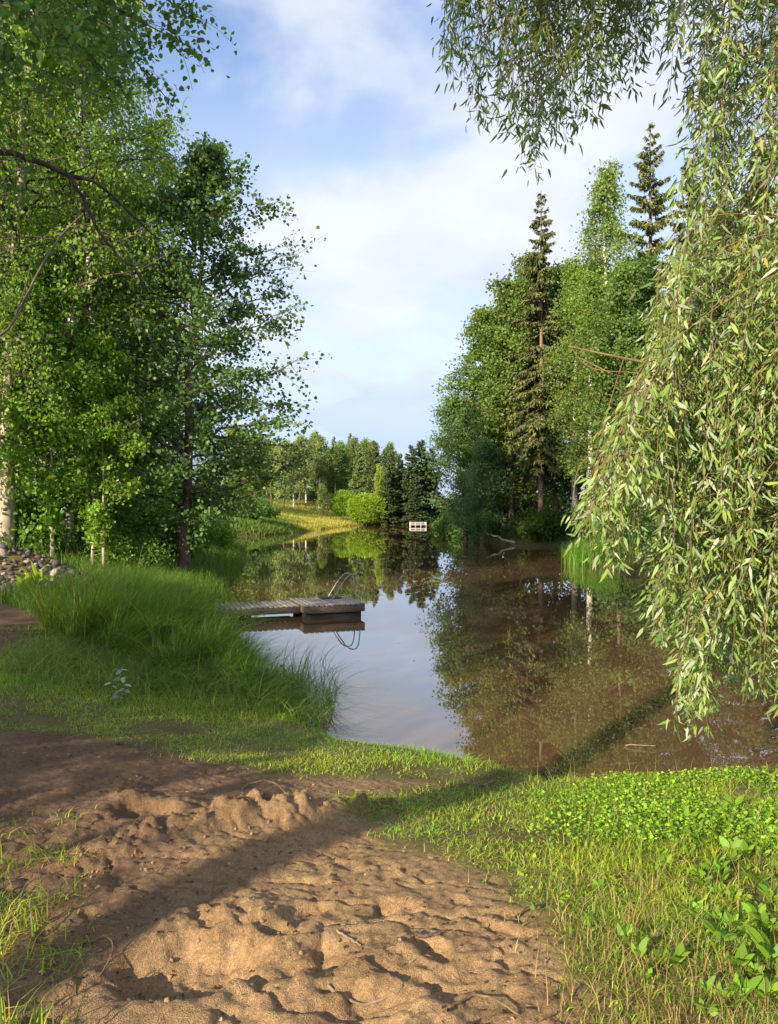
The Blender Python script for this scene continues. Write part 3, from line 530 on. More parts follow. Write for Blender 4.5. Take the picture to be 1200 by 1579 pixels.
for px, D, H, wd, colr, lab in [(577, 104, 10.6, .75, (1, 1, 1), 'narrow dark spruce left of the far spruce clump'), (605, 100, 9.6, .9, (.95, 1, 1), 'leftmost full spruce of the dark clump at the far shore'), (618, 103, 8.8, .9, (.7, .75, .8), 'short spruce between taller ones in the far clump'), (633, 97, 10.6, 1.1, (.8, .85, .85), 'tallest spruce in the middle of the far clump'), (650, 99, 10.6, 1.25, (.65, .7, .75), 'dark spruce just behind the white jetty'), (664, 101, 9.2, 1.15, (.75, .8, .8), 'rightmost spruce of the far clump beside the open sky'), (598, 95, 7.4, 1.0, (.7, .75, .75), 'low wide spruce at the water left of the white jetty'), (640, 94, 7.0, 1.1, (.6, .65, .65), 'low dark spruce at the water above the white jetty'),
                            (552, 118, 10.5, .8, (1.9, 1.9, 1.7), 'pale spruce behind the round yellow green bush'), (516, 124, 11.2, .7, (2.0, 1.9, 2.2), 'pale slim spruce in the far wood above the meadow'), (541, 130, 12, .7, (2.0, 1.9, 2.1), 'pale tall spruce second from the narrow dark one')]:  # pale tints put distance haze and sunlight into the needle colour
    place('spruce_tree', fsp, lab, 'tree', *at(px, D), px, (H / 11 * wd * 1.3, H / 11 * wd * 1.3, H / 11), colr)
for px, D, H, wd, colr, lab in [(585, 97, 7.6, .55, (1.7, 1.55, .6), 'yellow green column shaped tree against the dark far spruces'), (437, 108, 9.2, 1.1, (1.6, 1.4, 1.9), 'silvery tree at the left end of the meadow'), (497, 92, 4.2, .9, (1.1, .95, .8), 'small tree standing alone in the yellow meadow'), (462, 122, 10.2, .9, (1.4, 1.25, 1.2), 'pale birch left of the white trunk on the far shore'), (486, 128, 11.2, .8, (1.3, 1.25, 1.2), 'far full birch behind the slim white trunk'), (508, 120, 9.0, .9, (1, 1.1, .9), 'green birch right of the far white trunk'), (528, 121, 10.2, .9, (1.05, 1.15, .95), 'far birch behind the smaller round bush'), (562, 124, 10.6, .9, (1, 1.05, .9), 'far birch behind the larger round bush'), (418, 112, 9.0, 1.2, (1.5, 1.3, 1.6), 'greyish tree behind the drooping aspen branches'), (395, 98, 9.4, 1.3, (1, 1.05, .9), 'green tree half hidden by the aspen on the far shore'), (365, 92, 9.6, 1.4, (1.1, 1.1, .8), 'far tree showing through the aspen leaves'), (600, 128, 10, .9, (.9, 1, .9), 'birch behind the far spruce clump')]:  # pale birch tints include haze and sun painted into the leaves
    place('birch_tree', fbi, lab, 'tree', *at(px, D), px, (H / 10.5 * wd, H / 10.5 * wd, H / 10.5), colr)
slim = make_broadleaf('slim_birch', 96, 11, .13, 4.6, pr_oval(1.5), 46, (.4, .9), .2, 8, 16, (.26, .18), .25, 'diamond', (.20, .27, .085), 'bark_birch', hang=.4, tlen=.5, wig=.1)
for px, D, H, colr, lab in [(493, 117, 10.8, (1.1, 1.1, 1.1), 'slim birch with a bare white trunk at the wood edge behind the meadow'), (472, 122, 10.0, (1.2, 1.1, 1.3), 'slim pale birch at the back left of the meadow'), (546, 126, 11.0, (1.15, 1.1, 1.2), 'slim pale birch behind the two round bushes'), (517, 119, 9.4, (1.1, 1.1, .9), 'slim birch between the white trunk and the smaller round bush'), (453, 111, 9.2, (1.25, 1.1, 1.3), 'slim greyish birch beside the silvery tree'), (575, 122, 10.4, (1, 1, .9), 'slim birch beside the narrow dark spruce')]:  # paleness of these crowns is haze and sunlight painted as tint
    place('birch_tree', slim, lab, 'tree', *at(px, D), px, H / 11, colr)
place('round_bush', ball, 'large round yellow green bush at the far shore', 'bush', *at(565, 95), 0, (1.15, 1.15, 1.05), (1, 1, 1), parts=('stems', 'foliage'))
place('round_bush', ball, 'smaller round yellow green bush behind the larger one', 'bush', *at(531, 105), 2, (.9, .9, 1.0), (.85, .95, 1), parts=('stems', 'foliage'))
for px, D, sc, colr, lab in [(610, 97, 1.2, (.6, .7, .7), 'dark bush under the far spruces, left one'), (655, 95, 1.2, (.6, .7, .7), 'dark bush under the far spruces by the jetty'), (400, 72, 1.3, (.8, .95, .7), 'bush on the shaded far-left bank under aspen branches'), (370, 64, 1.4, (.8, .9, .7), 'second bush on the shaded bank under aspen branches'), (585, 98, .9, (1.6, 1.5, .8), 'low yellowish bush beside the large round one')]:
    place('bush', bk, lab, 'bush', *at(px, D), px, sc, colr, parts=('stems', 'foliage'))
# wood beyond the meadow, one mass
rg = np.random.default_rng(95); nT = 150; n = nT * 150
tx = rg.uniform(-170, 190, nT); ty = 165 + rg.uniform(0, 45, nT) + np.abs(tx) * .1; th = rg.uniform(6.5, 11.5, nT); tz = 2.0
tx = np.where((tx > 3) & (tx < 17), tx - 16, tx)
li = np.repeat(np.arange(nT), 150); u = rg.uniform(0, 1, n); r = (1 - u) ** .6 * 2.6 * rg.uniform(.2, 1, n); az = rg.uniform(0, 6.28, n)
P = np.stack([tx[li] + r * np.cos(az), ty[li] + r * np.sin(az), tz + u * th[li]], 1)
V, Fk, kk = leaves(P, rg.normal(0, 1, (n, 3)), rg.uniform(.7, 1.5, n), rg.uniform(.4, .9, n), 'diamond', rg)
tag(link('distant_forest', mesh('distant_forest', V, [Fk], M['leaf'], np.repeat(leafcol(n, (.07, .11, .045), rg) * (1 + .35 * rg.uniform(-1, 1, nT))[li][:, None], kk, 0))), 'distant wood beyond the meadow', 'forest', kind='stuff')

rg = np.random.default_rng(97); PU = []; HU = []
for n, xa, xb, ya, yb, hm in ((7000, -30, 1, 124, 136, 1.9), (5200, 6.5, 26, 54, 64, 2.6), (2600, 10.5, 26, 38, 52, 1.9), (5000, -34, -9, 40, 52, 2.4)):
    x = rg.uniform(xa, xb, n); y = rg.uniform(ya, yb, n); k_ = sdf(POND, x, y) > .6; x, y = x[k_], y[k_]; hh = hm * (.55 + .9 * (fbm(x, y, .3, 2) + .3))
    PU.append(np.stack([x, y, terrain(x, y) + rg.uniform(0, 1, len(x)) ** .8 * hh], 1)); HU.append(np.full(len(x), ya / 60))
PU = np.concatenate(PU); HU = np.concatenate(HU); n = len(PU); L_ = rg.uniform(.22, .42, n) * np.clip(HU, .8, 1.6)
V, Fk, kk = leaves(PU, rg.normal(0, 1, (n, 3)), L_, L_ * .7, 'diamond', rg)
tag(link('undergrowth', mesh('undergrowth', V, [Fk], M['leaf'], np.repeat(leafcol(n, (.075, .125, .035), rg, .45), kk, 0))), 'dark undergrowth beneath the trees', 'undergrowth', kind='stuff')
# --- trees behind the viewer that shade the beach, unseen bushes added to deepen it
def behind(s, t): v = SD * t + SN * s; return float(v[0]), float(v[1])
shp = make_spruce('shade_pine', 101, 17, .18, 9.4, 3.0, 1.1, .05, (.06, .095, .035), 90, 1.5, 0)
place('pine_tree', shp, 'tall bare-trunked pine standing behind the viewer', 'tree', *behind(-2.54, -8), 0, 1.0)
for i, (s, t, me, sc) in enumerate([(-5.6, -9, b3, 1.0), (-7.6, -11, b3, 1.25), (-9.8, -9.5, b3, 1.0), (-12.0, -9, b3, .78), (-5.8, -6, sh1, 2.3), (-9.0, -7, sh1, 2.3)]):
    place('birch_tree' if me is b3 else 'bush', me, ('birch number behind the viewer').replace('number', ['nearest the pine', 'second from the pine', 'third from the pine', 'farthest from the pine', '', ''][i]) if me is b3 else ('added shade bush behind the viewer, nearer the pine' if i == 4 else 'added shade bush behind the viewer, farther from the pine'), 'tree' if me is b3 else 'bush', *behind(s, t), i, sc, parts=('trunk', 'crown') if me is b3 else ('stems', 'foliage'))

# --- near tree on the left whose branch reaches into view
def curve(pts, n=14):
    pts = np.array(pts, float); t = np.linspace(0, len(pts) - 1, n); out = []
    for v in t:
        i = min(int(v), len(pts) - 2); f = v - i; p0 = pts[max(i - 1, 0)]; p1 = pts[i]; p2 = pts[i + 1]; p3 = pts[min(i + 2, len(pts) - 1)]
        out.append(.5 * (2 * p1 + (p2 - p0) * f + (2 * p0 - 5 * p1 + 4 * p2 - p3) * f * f + (3 * p1 - p0 - 3 * p2 + p3) * f ** 3))
    return np.array(out)
def pp(px, py, D): return ((px - CX) * D / F, D, EYE + (HOR - py) * D / F)
near = empty('overhanging_tree', (-5.6, 6.3, 0)); tag(near, 'dark tree at the frame edge whose bare branch and leaves reach in overhead', 'tree')
mb = MB(); rg = np.random.default_rng(111); off = np.array([5.6, -6.3, 0])
tr_ = curve([(-5.6, 6.3, -.3), (-5.5, 6.3, 2.2), (-5.45, 6.4, 4.6), (-5.2, 6.6, 7.2), (-5.0, 6.6, 9.5)], 18)
V, Qd = tubes((tr_ + off)[None], np.linspace(.17, .05, 18)[None], 9); mb.add(V, [Qd])
br = [([(-5.45, 6.4, 4.3), pp(-60, 232, 6.6), pp(0, 235, 6.7), pp(60, 250, 6.8), pp(110, 273, 6.9), pp(142, 278, 7.0), pp(190, 318, 7.2), pp(245, 370, 7.5)], .036, .008),
      ([pp(108, 272, 6.9), pp(130, 310, 6.9), pp(150, 352, 6.9), pp(178, 390, 7.0), pp(210, 418, 7.0), pp(225, 445, 7.1)], .020, .008),
      ([pp(142, 278, 7.0), pp(150, 265, 7.0), pp(150, 250, 7.0)], .010, .006), ([pp(110, 268, 6.9), pp(135, 258, 6.9), pp(147, 252, 7.0)], .007, .004),
      ([pp(-30, 560, 9.0), pp(20, 500, 9.0), pp(60, 420, 9.1), pp(95, 365, 9.2), pp(130, 330, 9.3)], .018, .008), ([pp(20, 500, 9.0), pp(38, 450, 9.0), pp(48, 410, 9.0)], .010, .005),
      ([pp(10, 370, 9), pp(50, 366, 9), pp(85, 370, 9)], .011, .006)]
for pts, a_, b_ in br[:4]:
    c_ = curve(pts, 22); V, Qd = tubes((c_ + off + rg.normal(0, .006, c_.shape))[None], np.linspace(a_, b_, 22)[None], 7); mb.add(V, [Qd])
# leafy boughs above
tops = [(-5.2, 6.6, 7.0), (-5.3, 6.5, 6.2), (-5.1, 6.6, 7.8), (-5.4, 6.4, 5.2)]
ends = [pp(300, 30, 7.0), pp(215, 5, 6.4), pp(255, 150, 7.6), pp(130, -10, 5.8), pp(60, 60, 6.0), pp(30, 150, 6.2), pp(160, 60, 7.0), pp(90, 120, 6.8), pp(10, 240, 6.0), pp(285, 70, 7.2), pp(240, 100, 7.3), pp(40, 20, 5.2), pp(110, 70, 5.6), pp(200, 60, 6.2), pp(-20, 320, 6.4), pp(20, 300, 6.9), pp(180, 130, 7.2), pp(230, 40, 6.8), pp(-10, 100, 5.6)]
LPs = []
for i, e_ in enumerate(ends):
    s0 = np.array(tops[i % 4]); e_ = np.array(e_); mid = (s0 + e_) / 2 + np.array([0, 0, .45])
    LPs.append(curve([s0, mid, e_], 10))
LPs = np.array(LPs); V, Qd = tubes(LPs + off, np.linspace(.022, .004, 10)[None], 5); mb.add(V, [Qd])
nl = 22; li = np.repeat(np.arange(len(ends)), nl); st = rg.uniform(.42, 1, len(li)) ** .8; fi = st * 8.99; i0 = fi.astype(int); ff = (fi - i0)[:, None]
p0 = LPs[li, i0] * (1 - ff) + LPs[li, i0 + 1] * ff; q = np.linspace(0, 1, 4)[None, :]; tl = rg.uniform(.2, .5, len(li)); sdr = unit(rg.normal(0, 1, (len(li), 3)) * np.array([1, 1, .7]) + np.array([.3, 0, -.2]))
TW = p0[:, None] + sdr[:, None] * (tl[:, None] * q)[..., None]; TW[..., 2] -= .18 * q ** 2
V, Qd = tubes(TW + off, .003 * (1 - .5 * q), 3); mb.add(V, [Qd])
link('trunk', mb.build('overhanging_trunk', M['bark_dark'], True, False), near)
n = len(li) * 15; ti = np.repeat(np.arange(len(li)), 15); fi = rg.uniform(0, 2.999, n); i0 = fi.astype(int); ff = (fi - i0)[:, None]
P = TW[ti, i0] * (1 - ff) + TW[ti, i0 + 1] * ff + rg.normal(0, .045, (n, 3)); sc = rg.uniform(.7, 1.2, n)
V, Fk, kk = leaves(P + off, rg.normal(0, 1, (n, 3)) + np.array([0, 0, -.7]), .056 * sc, .048 * sc, 'round', rg)
link('crown', mesh('overhanging_crown', V, [Fk], M['leaf'], np.repeat(leafcol(n, (.115, .22, .038), rg), kk, 0)), near)
# the leaning dead stem seen beyond the bare branch
ld = empty('leaning_stem', pp(-30, 560, 9.0)[:2] + (gz(*pp(-30, 560, 9.0)[:2]),)); tag(ld, 'thin leaning bare stem crossing in front of the left trunks', 'dead stem'); o2 = -np.array(ld.location); mb = MB()
x0, y0 = pp(-30, 560, 9.0)[:2]; root = [(x0 - .55, y0, float(ld.location.z) - .1), (x0 - .3, y0, 1.6)]
for k_, (pts, a_, b_) in enumerate(br[4:]):
    c_ = curve((root if k_ == 0 else []) + list(pts), 22); V, Qd = tubes((c_ + o2)[None], np.linspace(a_ * (1.3 if k_ == 0 else 1), b_, 22)[None], 6); mb.add(V, [Qd])
link('stem', mb.build('leaning_stem', M['deadwood'], True, False), ld)

# --- the weeping willow on the right
wil = empty('willow_tree', (4.9, 5.2, 0)); tag(wil, 'silvery green weeping willow hanging over the water close by', 'tree'); off = -np.array([4.9, 5.2, 0.])
rg = np.random.default_rng(121); mb = MB()
tr_ = curve([(4.9, 5.2, -.3), (4.75, 5.2, 1.6), (4.5, 5.15, 3.2), (4.1, 5.1, 4.6), (3.4, 5.0, 5.6), (2.4, 4.9, 6.1)], 22)
boughs = [(tr_, .20, .05)]
for pts, a_, b_ in [([(3.4, 5.0, 5.6), (2.4, 4.9, 5.7), (1.5, 4.9, 5.45), (.9, 4.9, 5.2), (.5, 4.9, 4.8)], .045, .010), ([(2.4, 4.9, 6.1), (1.6, 5.2, 6.0), (.95, 5.3, 5.6), (.45, 5.3, 5.1)], .04, .008), ([(4.1, 5.1, 4.6), (3.3, 4.4, 4.9), (2.6, 4.1, 4.5), (2.2, 4.0, 3.9)], .04, .008),
                    ([(4.5, 5.15, 3.2), (3.6, 4.9, 4.0), (2.9, 4.7, 4.15), (2.35, 4.6, 3.75), (2.05, 4.6, 3.3)], .035, .008), ([(4.6, 5.15, 2.6), (3.6, 4.6, 3.2), (2.7, 4.4, 3.1), (2.0, 4.3, 2.75), (1.55, 4.3, 2.35)], .035, .006), ([(4.75, 5.2, 1.9), (3.7, 4.7, 2.4), (2.8, 4.4, 2.5), (2.1, 4.3, 2.3), (1.5, 4.4, 2.42), (1.02, 4.4, 2.52)], .028, .004),
                    ([(4.1, 5.1, 4.6), (3.4, 5.6, 5.2), (2.7, 5.8, 5.0), (2.4, 5.8, 4.6)], .03, .008), ([(4.5, 5.15, 3.2), (3.5, 4.0, 3.6), (2.8, 3.7, 3.3), (2.2, 3.6, 2.8)], .03, .006), ([(4.8, 5.2, 1.6), (3.6, 4.2, 2.0), (2.7, 3.9, 1.9), (2.0, 3.9, 1.5)], .025, .006)]:
    boughs.append((curve(pts, 22), a_, b_))
BP = np.array([b[0] for b in boughs]); BR = np.array([np.linspace(b[1], b[2], 22) for b in boughs])
V, Qd = tubes(BP + off, BR, 7); mb.add(V, [Qd])
def inpoly(poly, n, extra=0):
    P = np.array(poly, float); out = []
    while len(out) < n:
        q = np.stack([rg.uniform(P[:, 0].min(), P[:, 0].max(), 4000), rg.uniform(P[:, 1].min(), P[:, 1].max(), 4000)], 1); out += list(q[sdf(poly, q[:, 0], q[:, 1]) < 0])
    return np.array(out[:n])
# ends of the hanging shoots, in regions of the curtain (outline at its distance, filled through its depth)
R1 = [(690, -250), (690, 40), (680, 130), (730, 150), (715, 200), (770, 190), (800, 250), (822, 275), (845, 245), (900, 225), (920, 160), (955, 190), (970, 110), (1010, 100), (1030, -250)]
R2 = [(1010, -250), (1010, 60), (1050, 160), (1050, 250), (1075, 330), (1030, 400), (1010, 500), (985, 560), (1010, 640), (1290, 640), (1290, -250)]
R3 = [(1000, 560), (965, 640), (925, 670), (925, 740), (880, 800), (900, 850), (950, 890), (985, 850), (1005, 900), (1005, 990), (1045, 1000), (1035, 1080), (1068, 1175), (1090, 1165), (1098, 1110), (1100, 1060), (1165, 1060), (1200, 1085), (1300, 1085), (1300, 560)]
E = []; 
for poly, n_, dlo, dhi in ((R1, 400, 4.6, 5.7), (R2, 370, 3.7, 5.8), (R3, 660, 3.5, 5.2)):
    q = inpoly(poly, n_); D = rg.uniform(dlo, dhi, n_); E.append(np.stack([(q[:, 0] - CX) * D / F, D, EYE + (HOR - q[:, 1]) * D / F, (q[:, 0] < 1010) * 1.0], 1))
E = np.concatenate(E); nS = len(E); L = rg.uniform(.45, 1.25, nS)
pxe = CX + E[:, 0] * F / E[:, 1]; pye = HOR - (E[:, 2] - EYE) * F / E[:, 1]
lim = np.interp(pxe, [860, 885, 930, 965, 985, 1010, 1050, 1075], [840, 790, 665, 615, 490, 390, 120, -400]); low_ = pye > 300
L = np.where(low_, np.clip(np.minimum(L, (pye - lim) * E[:, 1] / F), .14, None), L)
s = np.linspace(0, 1, 9)[None, :]                                     # 0 top, 1 hanging end
arch = np.minimum(L * rg.uniform(.05, .30, nS), .25)                                   # shoots come from the trunk side and turn down
tdir = unit(np.array([4.9, 5.2]) - E[:, :2]) + rg.normal(0, .35, (nS, 2))
SP = np.zeros((nS, 9, 3)); SP[..., :2] = E[:, None, :2] + tdir[:, None, :] * (arch[:, None] * (1 - s) ** 2.0)[..., None]
SP[..., 2] = E[:, 2:3] + L[:, None] * (1 - s) * (1 - .30 * (1 - s) ** 2)
SP[..., :2] += np.cumsum(rg.normal(0, .010, (nS, 9, 2)), 1) * L[:, None, None]
V, Qd = tubes(SP + off, .0028 * (1.2 - .75 * s), 3); mb.add(V, [Qd])
# connect each shoot to its nearest bough
flat = BP.reshape(-1, 3); top = SP[:, 0]; up_ = top + np.array([.10, 0, .25]); dd = ((up_[:, None] - flat[None]) ** 2).sum(-1); nb = flat[dd.argmin(1)]
CN = np.zeros((nS, 7, 3)); w = np.linspace(0, 1, 7)[None, :, None]; ctrl = top + (SP[:, 0] - SP[:, 1]) * 2.0; ctrl = ctrl * .6 + nb * .4 + np.array([0, 0, .12])
CN = (1 - w) ** 2 * nb[:, None] + 2 * w * (1 - w) * ctrl[:, None] + w ** 2 * top[:, None]
V, Qd = tubes(CN + off, .0038 - .0016 * w[..., 0], 4); mb.add(V, [Qd])
bare = [[pp(1230, 120, 4.6), pp(1150, 170, 4.6), pp(1118, 220, 4.6), pp(1100, 300, 4.6), pp(1060, 330, 4.7)], [pp(1120, 600, 4.4), pp(990, 577, 4.4), pp(920, 570, 4.4), pp(893, 553, 4.4), pp(878, 530, 4.4)], [pp(940, 575, 4.4), pp(905, 558, 4.4), pp(890, 550, 4.4)], [pp(1120, 640, 4.5), pp(1000, 650, 4.5), pp(930, 690, 4.5), pp(893, 720, 4.5), pp(884, 770, 4.5)]]
for c_ in bare:
    cc_ = curve(c_, 16); V, Qd = tubes((cc_ + off)[None], np.linspace(.005, .002, 16)[None], 5); mb.add(V, [Qd])
link('trunk', mb.build('willow_trunk', M['bark_willow'], True, False), wil)
nper = np.maximum((L * 62).astype(int), 20); li = np.repeat(np.arange(nS), nper); n = len(li)
st = rg.uniform(.0, 1.0, n); st = np.where(rg.random(n) < .15, 1.0, st); fi = st * 7.999; i0 = fi.astype(int); ff = (fi - i0)[:, None]
P = SP[li, i0] * (1 - ff) + SP[li, i0 + 1] * ff
onc = rg.random(n) < .22; wq = rg.uniform(.45, 1, (n, 1)); Pc = (1 - wq) ** 2 * nb[li] + 2 * wq * (1 - wq) * ctrl[li] + wq ** 2 * top[li]; P = np.where(onc[:, None], Pc, P)
az = rg.uniform(0, 6.28, n); tg = unit(SP[li, i0 + 1] - SP[li, i0]); outv = np.stack([np.cos(az), np.sin(az), rg.normal(0, .3, n)], 1)
d = unit(tg * rg.uniform(.2, 1.0, (n, 1)) + outv * rg.uniform(.35, .95, (n, 1)) + np.array([0, 0, -.25])); P = P + d * .008
# short side sprays give the curtain body
P += outv * (rg.random((n, 1)) < .45) * rg.uniform(0, .10, (n, 1))
LL = rg.uniform(.034, .090, n); V, Fk, kk = leaves(P + off, d, LL, LL * rg.uniform(.16, .24, n), 'lance', rg, rg.uniform(.05, .45, (n, 1, 1)))
cl = leafcol(n, (.20, .30, .062), rg, .38, .13); pale = rg.random(n) < .25; cl[pale] = leafcol(int(pale.sum()), (.36, .42, .26), rg, .18, .05); yel = rg.random(n) < .02; cl[yel] = leafcol(int(yel.sum()), (.36, .30, .06), rg, .2, .1)
link('crown', mesh('willow_crown', V, [Fk], M['willow_leaf'], np.repeat(cl, kk, 0)), wil)

# ------------------------------------------------------------------ grass
def blades(x, y, h, w, lean, col, rg, seg=3, z=None, az=None, arch=1.0):
    n = len(x); z = terrain(x, y, True) - .01 if z is None else z; az = rg.uniform(0, 6.28, n) if az is None else az
    dirx, diry = np.cos(az), np.sin(az); pz = az + math.pi / 2 + rg.normal(0, .6, n); s = np.linspace(0, 1, seg + 1)[None, :]
    b = (lean * h)[:, None] * s ** 2; hz = h[:, None] * (s - .35 * arch * np.minimum(lean, 1.6)[:, None] * s ** 3)
    C = np.stack([x[:, None] + dirx[:, None] * b, y[:, None] + diry[:, None] * b, z[:, None] + hz], -1)
    ww = (w[:, None] * (1 - s ** 1.6) * .5)[..., None]; sv = np.stack([np.cos(pz), np.sin(pz), 0 * pz], 1)[:, None, :]
    A = C - sv * ww; B = C + sv * ww
    V = np.empty((n, 2 * seg + 1, 3)); V[:, 0:2 * seg:2] = A[:, :seg]; V[:, 1:2 * seg:2] = B[:, :seg]; V[:, -1] = C[:, -1]
    k = 2 * seg + 1; b0 = (np.arange(n) * k)[:, None]
    Qd = np.concatenate([b0 + np.array([[2 * i, 2 * i + 1, 2 * i + 3, 2 * i + 2]]) for i in range(seg - 1)], 0); Tt = b0 + np.array([[2 * seg - 2, 2 * seg - 1, 2 * seg]])
    return V.reshape(-1, 3), [Qd, Tt], np.repeat(col, k, 0)
def grass_obj(name, parts, label, cat):
    mb = MB()
    for V, Fs, C in parts: mb.add(V, Fs, C)
    return tag(link(name, mb.build(name, M['grass'], False, False, True)), label, cat, kind='stuff')
rg = np.random.default_rng(131)
# lawn around the beach
n = 420000; y = 2.0 * (10.5 / 2.0) ** rg.random(n); x = rg.uniform(-1, 1, n) * (.53 * y + .35)
_, sd_, sa = terrain(x, y, False, True); pa = ss(.5 - (sdf(PATH, x, y) + .5 * fbm(x, y, 1.5, 3)) / .5)
pat = fbm(x, y, 2.2, 3); right = ss((x - .55 - .05 * (y - 2)) / .7); worn = np.clip(.55 + pat * 3.2 + .20 * right, .05, 1)
lush = ss((-x - .3) / .8) * ss((y - 6.2) / .8) * (1 - sa); worn = np.clip(worn + .35 * lush, 0, 1)
edge = ss((y - 5.4) / .6) * ss((x + .1) / .4)                         # lusher along the right shore
corner = ss((-x - .36 * y) / .30) * ss((4.1 - y) / .7)
tuft = ss((fbm(x + 40, y, 3.0, 3) - .20) / .12) * .5
dens = np.clip((1 - sa) * (1 - .9 * pa) * np.maximum(worn, edge) + sa * tuft * .35 * ss((y - 2.6) / 1.2) * ss((-x + .6) / .8) + corner * .17 * ss((fbm(x, y, 4, 2) + .12) / .2), 0, 1) * (sd_ > .03)
# bare brown gap at the lower right
dens *= 1 - .62 * ss(1 - np.hypot((x - 1.0) / .5, (y - 2.65) / .55))
k_ = rg.random(n) < dens * .5; x, y, right, edge, corner, lush = x[k_], y[k_], right[k_], edge[k_], corner[k_], lush[k_]; n = len(x)
h = (.026 + .026 * rg.random(n) + (.010 + .032 * rg.random(n)) * right + (.01 + .04 * rg.random(n)) * edge + corner * .09 * rg.random(n) + lush * .07 * rg.random(n)) * (.7 + .6 * rg.random(n)); w = rg.uniform(.0025, .0048, n) * (1 + .12 * y)
dry = rg.random(n) < (.14 + .42 * ss(1 - np.hypot((x - 1.0) / .7, (y - 2.5) / .6))); col = leafcol(n, (.33, .48, .038), rg, .35, .14); col[dry] = leafcol(int(dry.sum()), (.42, .32, .13), rg, .3, .08)
tw = fbm(x, y, 1.1, 2)[:, None]; col = col * np.clip(1 + np.array([[.9, .3, 0]]) * tw, .5, 1.6)
g1 = blades(x, y, h, w, rg.uniform(.2, 2.2, n), col, rg, 2)
grass_obj('lawn_grass', [g1], 'short patchy grass between the sand and the water', 'grass')
# clover and small ground leaves on the right
n = 120000; y = 2.2 * (7.2 / 2.2) ** rg.random(n); x = rg.uniform(.25, 1.0, n) * (.53 * y + .3); _, sd_, sa = terrain(x, y, False, True)
dens = (1 - sa) * ss((x - .35 * y * .55 + .2) / .9) * ss((fbm(x + 9, y, 1.6, 3) + .13) / .2) * (sd_ > .05) * (1 - 1.0 * ss(1.7 - np.hypot((x - .95) / .5, (y - 2.5) / .6)))
k_ = rg.random(n) < dens * np.clip(.42 * y / 4.5, .16, .6); x, y = x[k_], y[k_]; n = len(x); z = terrain(x, y, True)
P = np.stack([x, y, z + rg.uniform(.015, .075, n)], 1); L_ = rg.uniform(.011, .026, n)
V, Fk, kk = leaves(P, rg.normal(0, 1, (n, 3)) * np.array([1, 1, .35]), L_, L_ * rg.uniform(.5, .95, n), 'round', rg, .1, unit(np.array([0, -.3, 1.]) + rg.normal(0, .8, (n, 3))))
mb = MB(); mb.add(V, [Fk], np.repeat(leafcol(n, (.28, .47, .04), rg, .45, .16), kk, 0))
st_ = blades(x, y, P[:, 2] - z + .01, np.full(n, .002), rg.uniform(0, .1, n), leafcol(n, (.08, .14, .02), rg), rg, 2); mb.add(st_[0], st_[1], st_[2])
tag(link('clover', mb.build('clover', M['grass'], False, False, True)), 'low clover and ground leaves in the sunlit grass', 'ground cover', kind='stuff')
# tall stalks
n = 340; y = rg.uniform(2.3, 7.0, n); x = rg.uniform(.35, 1, n) * (.53 * y); sd_ = sdf(POND, x, y); k_ = (sd_ > -.25) & (x > .45 + (y - 2.3) * .15); x, y = x[k_], y[k_]; n = len(x)
g2 = blades(x, y, rg.uniform(.12, .34, n), rg.uniform(.003, .005, n), rg.uniform(.1, .8, n), leafcol(n, (.26, .23, .07), rg, .3), rg, 4)
n = 420; x = rg.uniform(-2.2, -.85, n); y = rg.uniform(2.1, 3.9, n); k_ = (x < -.40 * y) & (fbm(x, y, 3, 2) > -.05); x, y = x[k_], y[k_]; n = len(x)
g3 = blades(x, y, rg.uniform(.08, .24, n), rg.uniform(.005, .010, n), rg.uniform(.2, 1.1, n), leafcol(n, (.13, .21, .03), rg, .35), rg, 4)
n = 700; y = 2.2 + rg.random(n) ** 1.5 * 1.2; x = .95 + rg.normal(0, .22, n); gs = blades(x, y, rg.uniform(.05, .15, n), rg.uniform(.0025, .0045, n), rg.uniform(.1, 1.2, n), leafcol(n, (.46, .33, .13), rg, .35), rg, 3)
grass_obj('tall_grass', [g2, g3, gs], 'tall loose grass stalks at the edges of the beach', 'grass')
# sedge beside the dock
rg = np.random.default_rng(141); SED = [wp(*p, -.25) for p in [(70, 988), (140, 1030), (210, 1040), (330, 1052), (430, 1062)]] + [(-.95, 9.0), (-1.15, 9.7), (-2.5, 10.6), (-3.6, 12.0), (-4.5, 13.3), (-4.6, 17.5), (-5.2, 20.5), (-5.9, 19.0), (-5.3, 14.4), (-5.1, 12.6)]
P = np.array(SED); q = np.stack([rg.uniform(P[:, 0].min(), P[:, 0].max(), 6000), rg.uniform(P[:, 1].min(), P[:, 1].max(), 6000)], 1); q = q[sdf(SED, q[:, 0], q[:, 1]) < 0]
q = q[rg.random(len(q)) < np.clip(11 / q[:, 1], .3, 1) ** 1.2][:300]; nC = len(q)
per = 135; ci = np.repeat(np.arange(nC), per); n = len(ci); rr = rg.uniform(0, 1, n) ** .5 * .17; aa = rg.uniform(0, 6.28, n)
x = q[ci, 0] + rr * np.cos(aa); y = q[ci, 1] + rr * np.sin(aa); inw = sdf(POND, q[:, 0], q[:, 1])
Hc = rg.uniform(.45, 1.10, nC) * np.where(inw < .1, .80, 1.0) * np.where((q[:, 1] > 9.2) & (q[:, 1] < 13.5), 1.12, .85) * np.where(q[:, 1] > 15, .62, 1.0) * np.where(q[:, 0] > -1.7, .66, np.where(q[:, 0] > -2.6, .85, 1.0)); h = Hc[ci] * rg.uniform(.45, 1.1, n); lean = rg.uniform(.05, 1.15, n) ** 1.2 + rr * 2.2
z = np.maximum(terrain(x, y, True), WATER - .25) - .02; tone = (1 + .3 * rg.uniform(-1, 1, nC))[ci][:, None]; yl = (rg.random(nC) < .18)[ci][:, None]
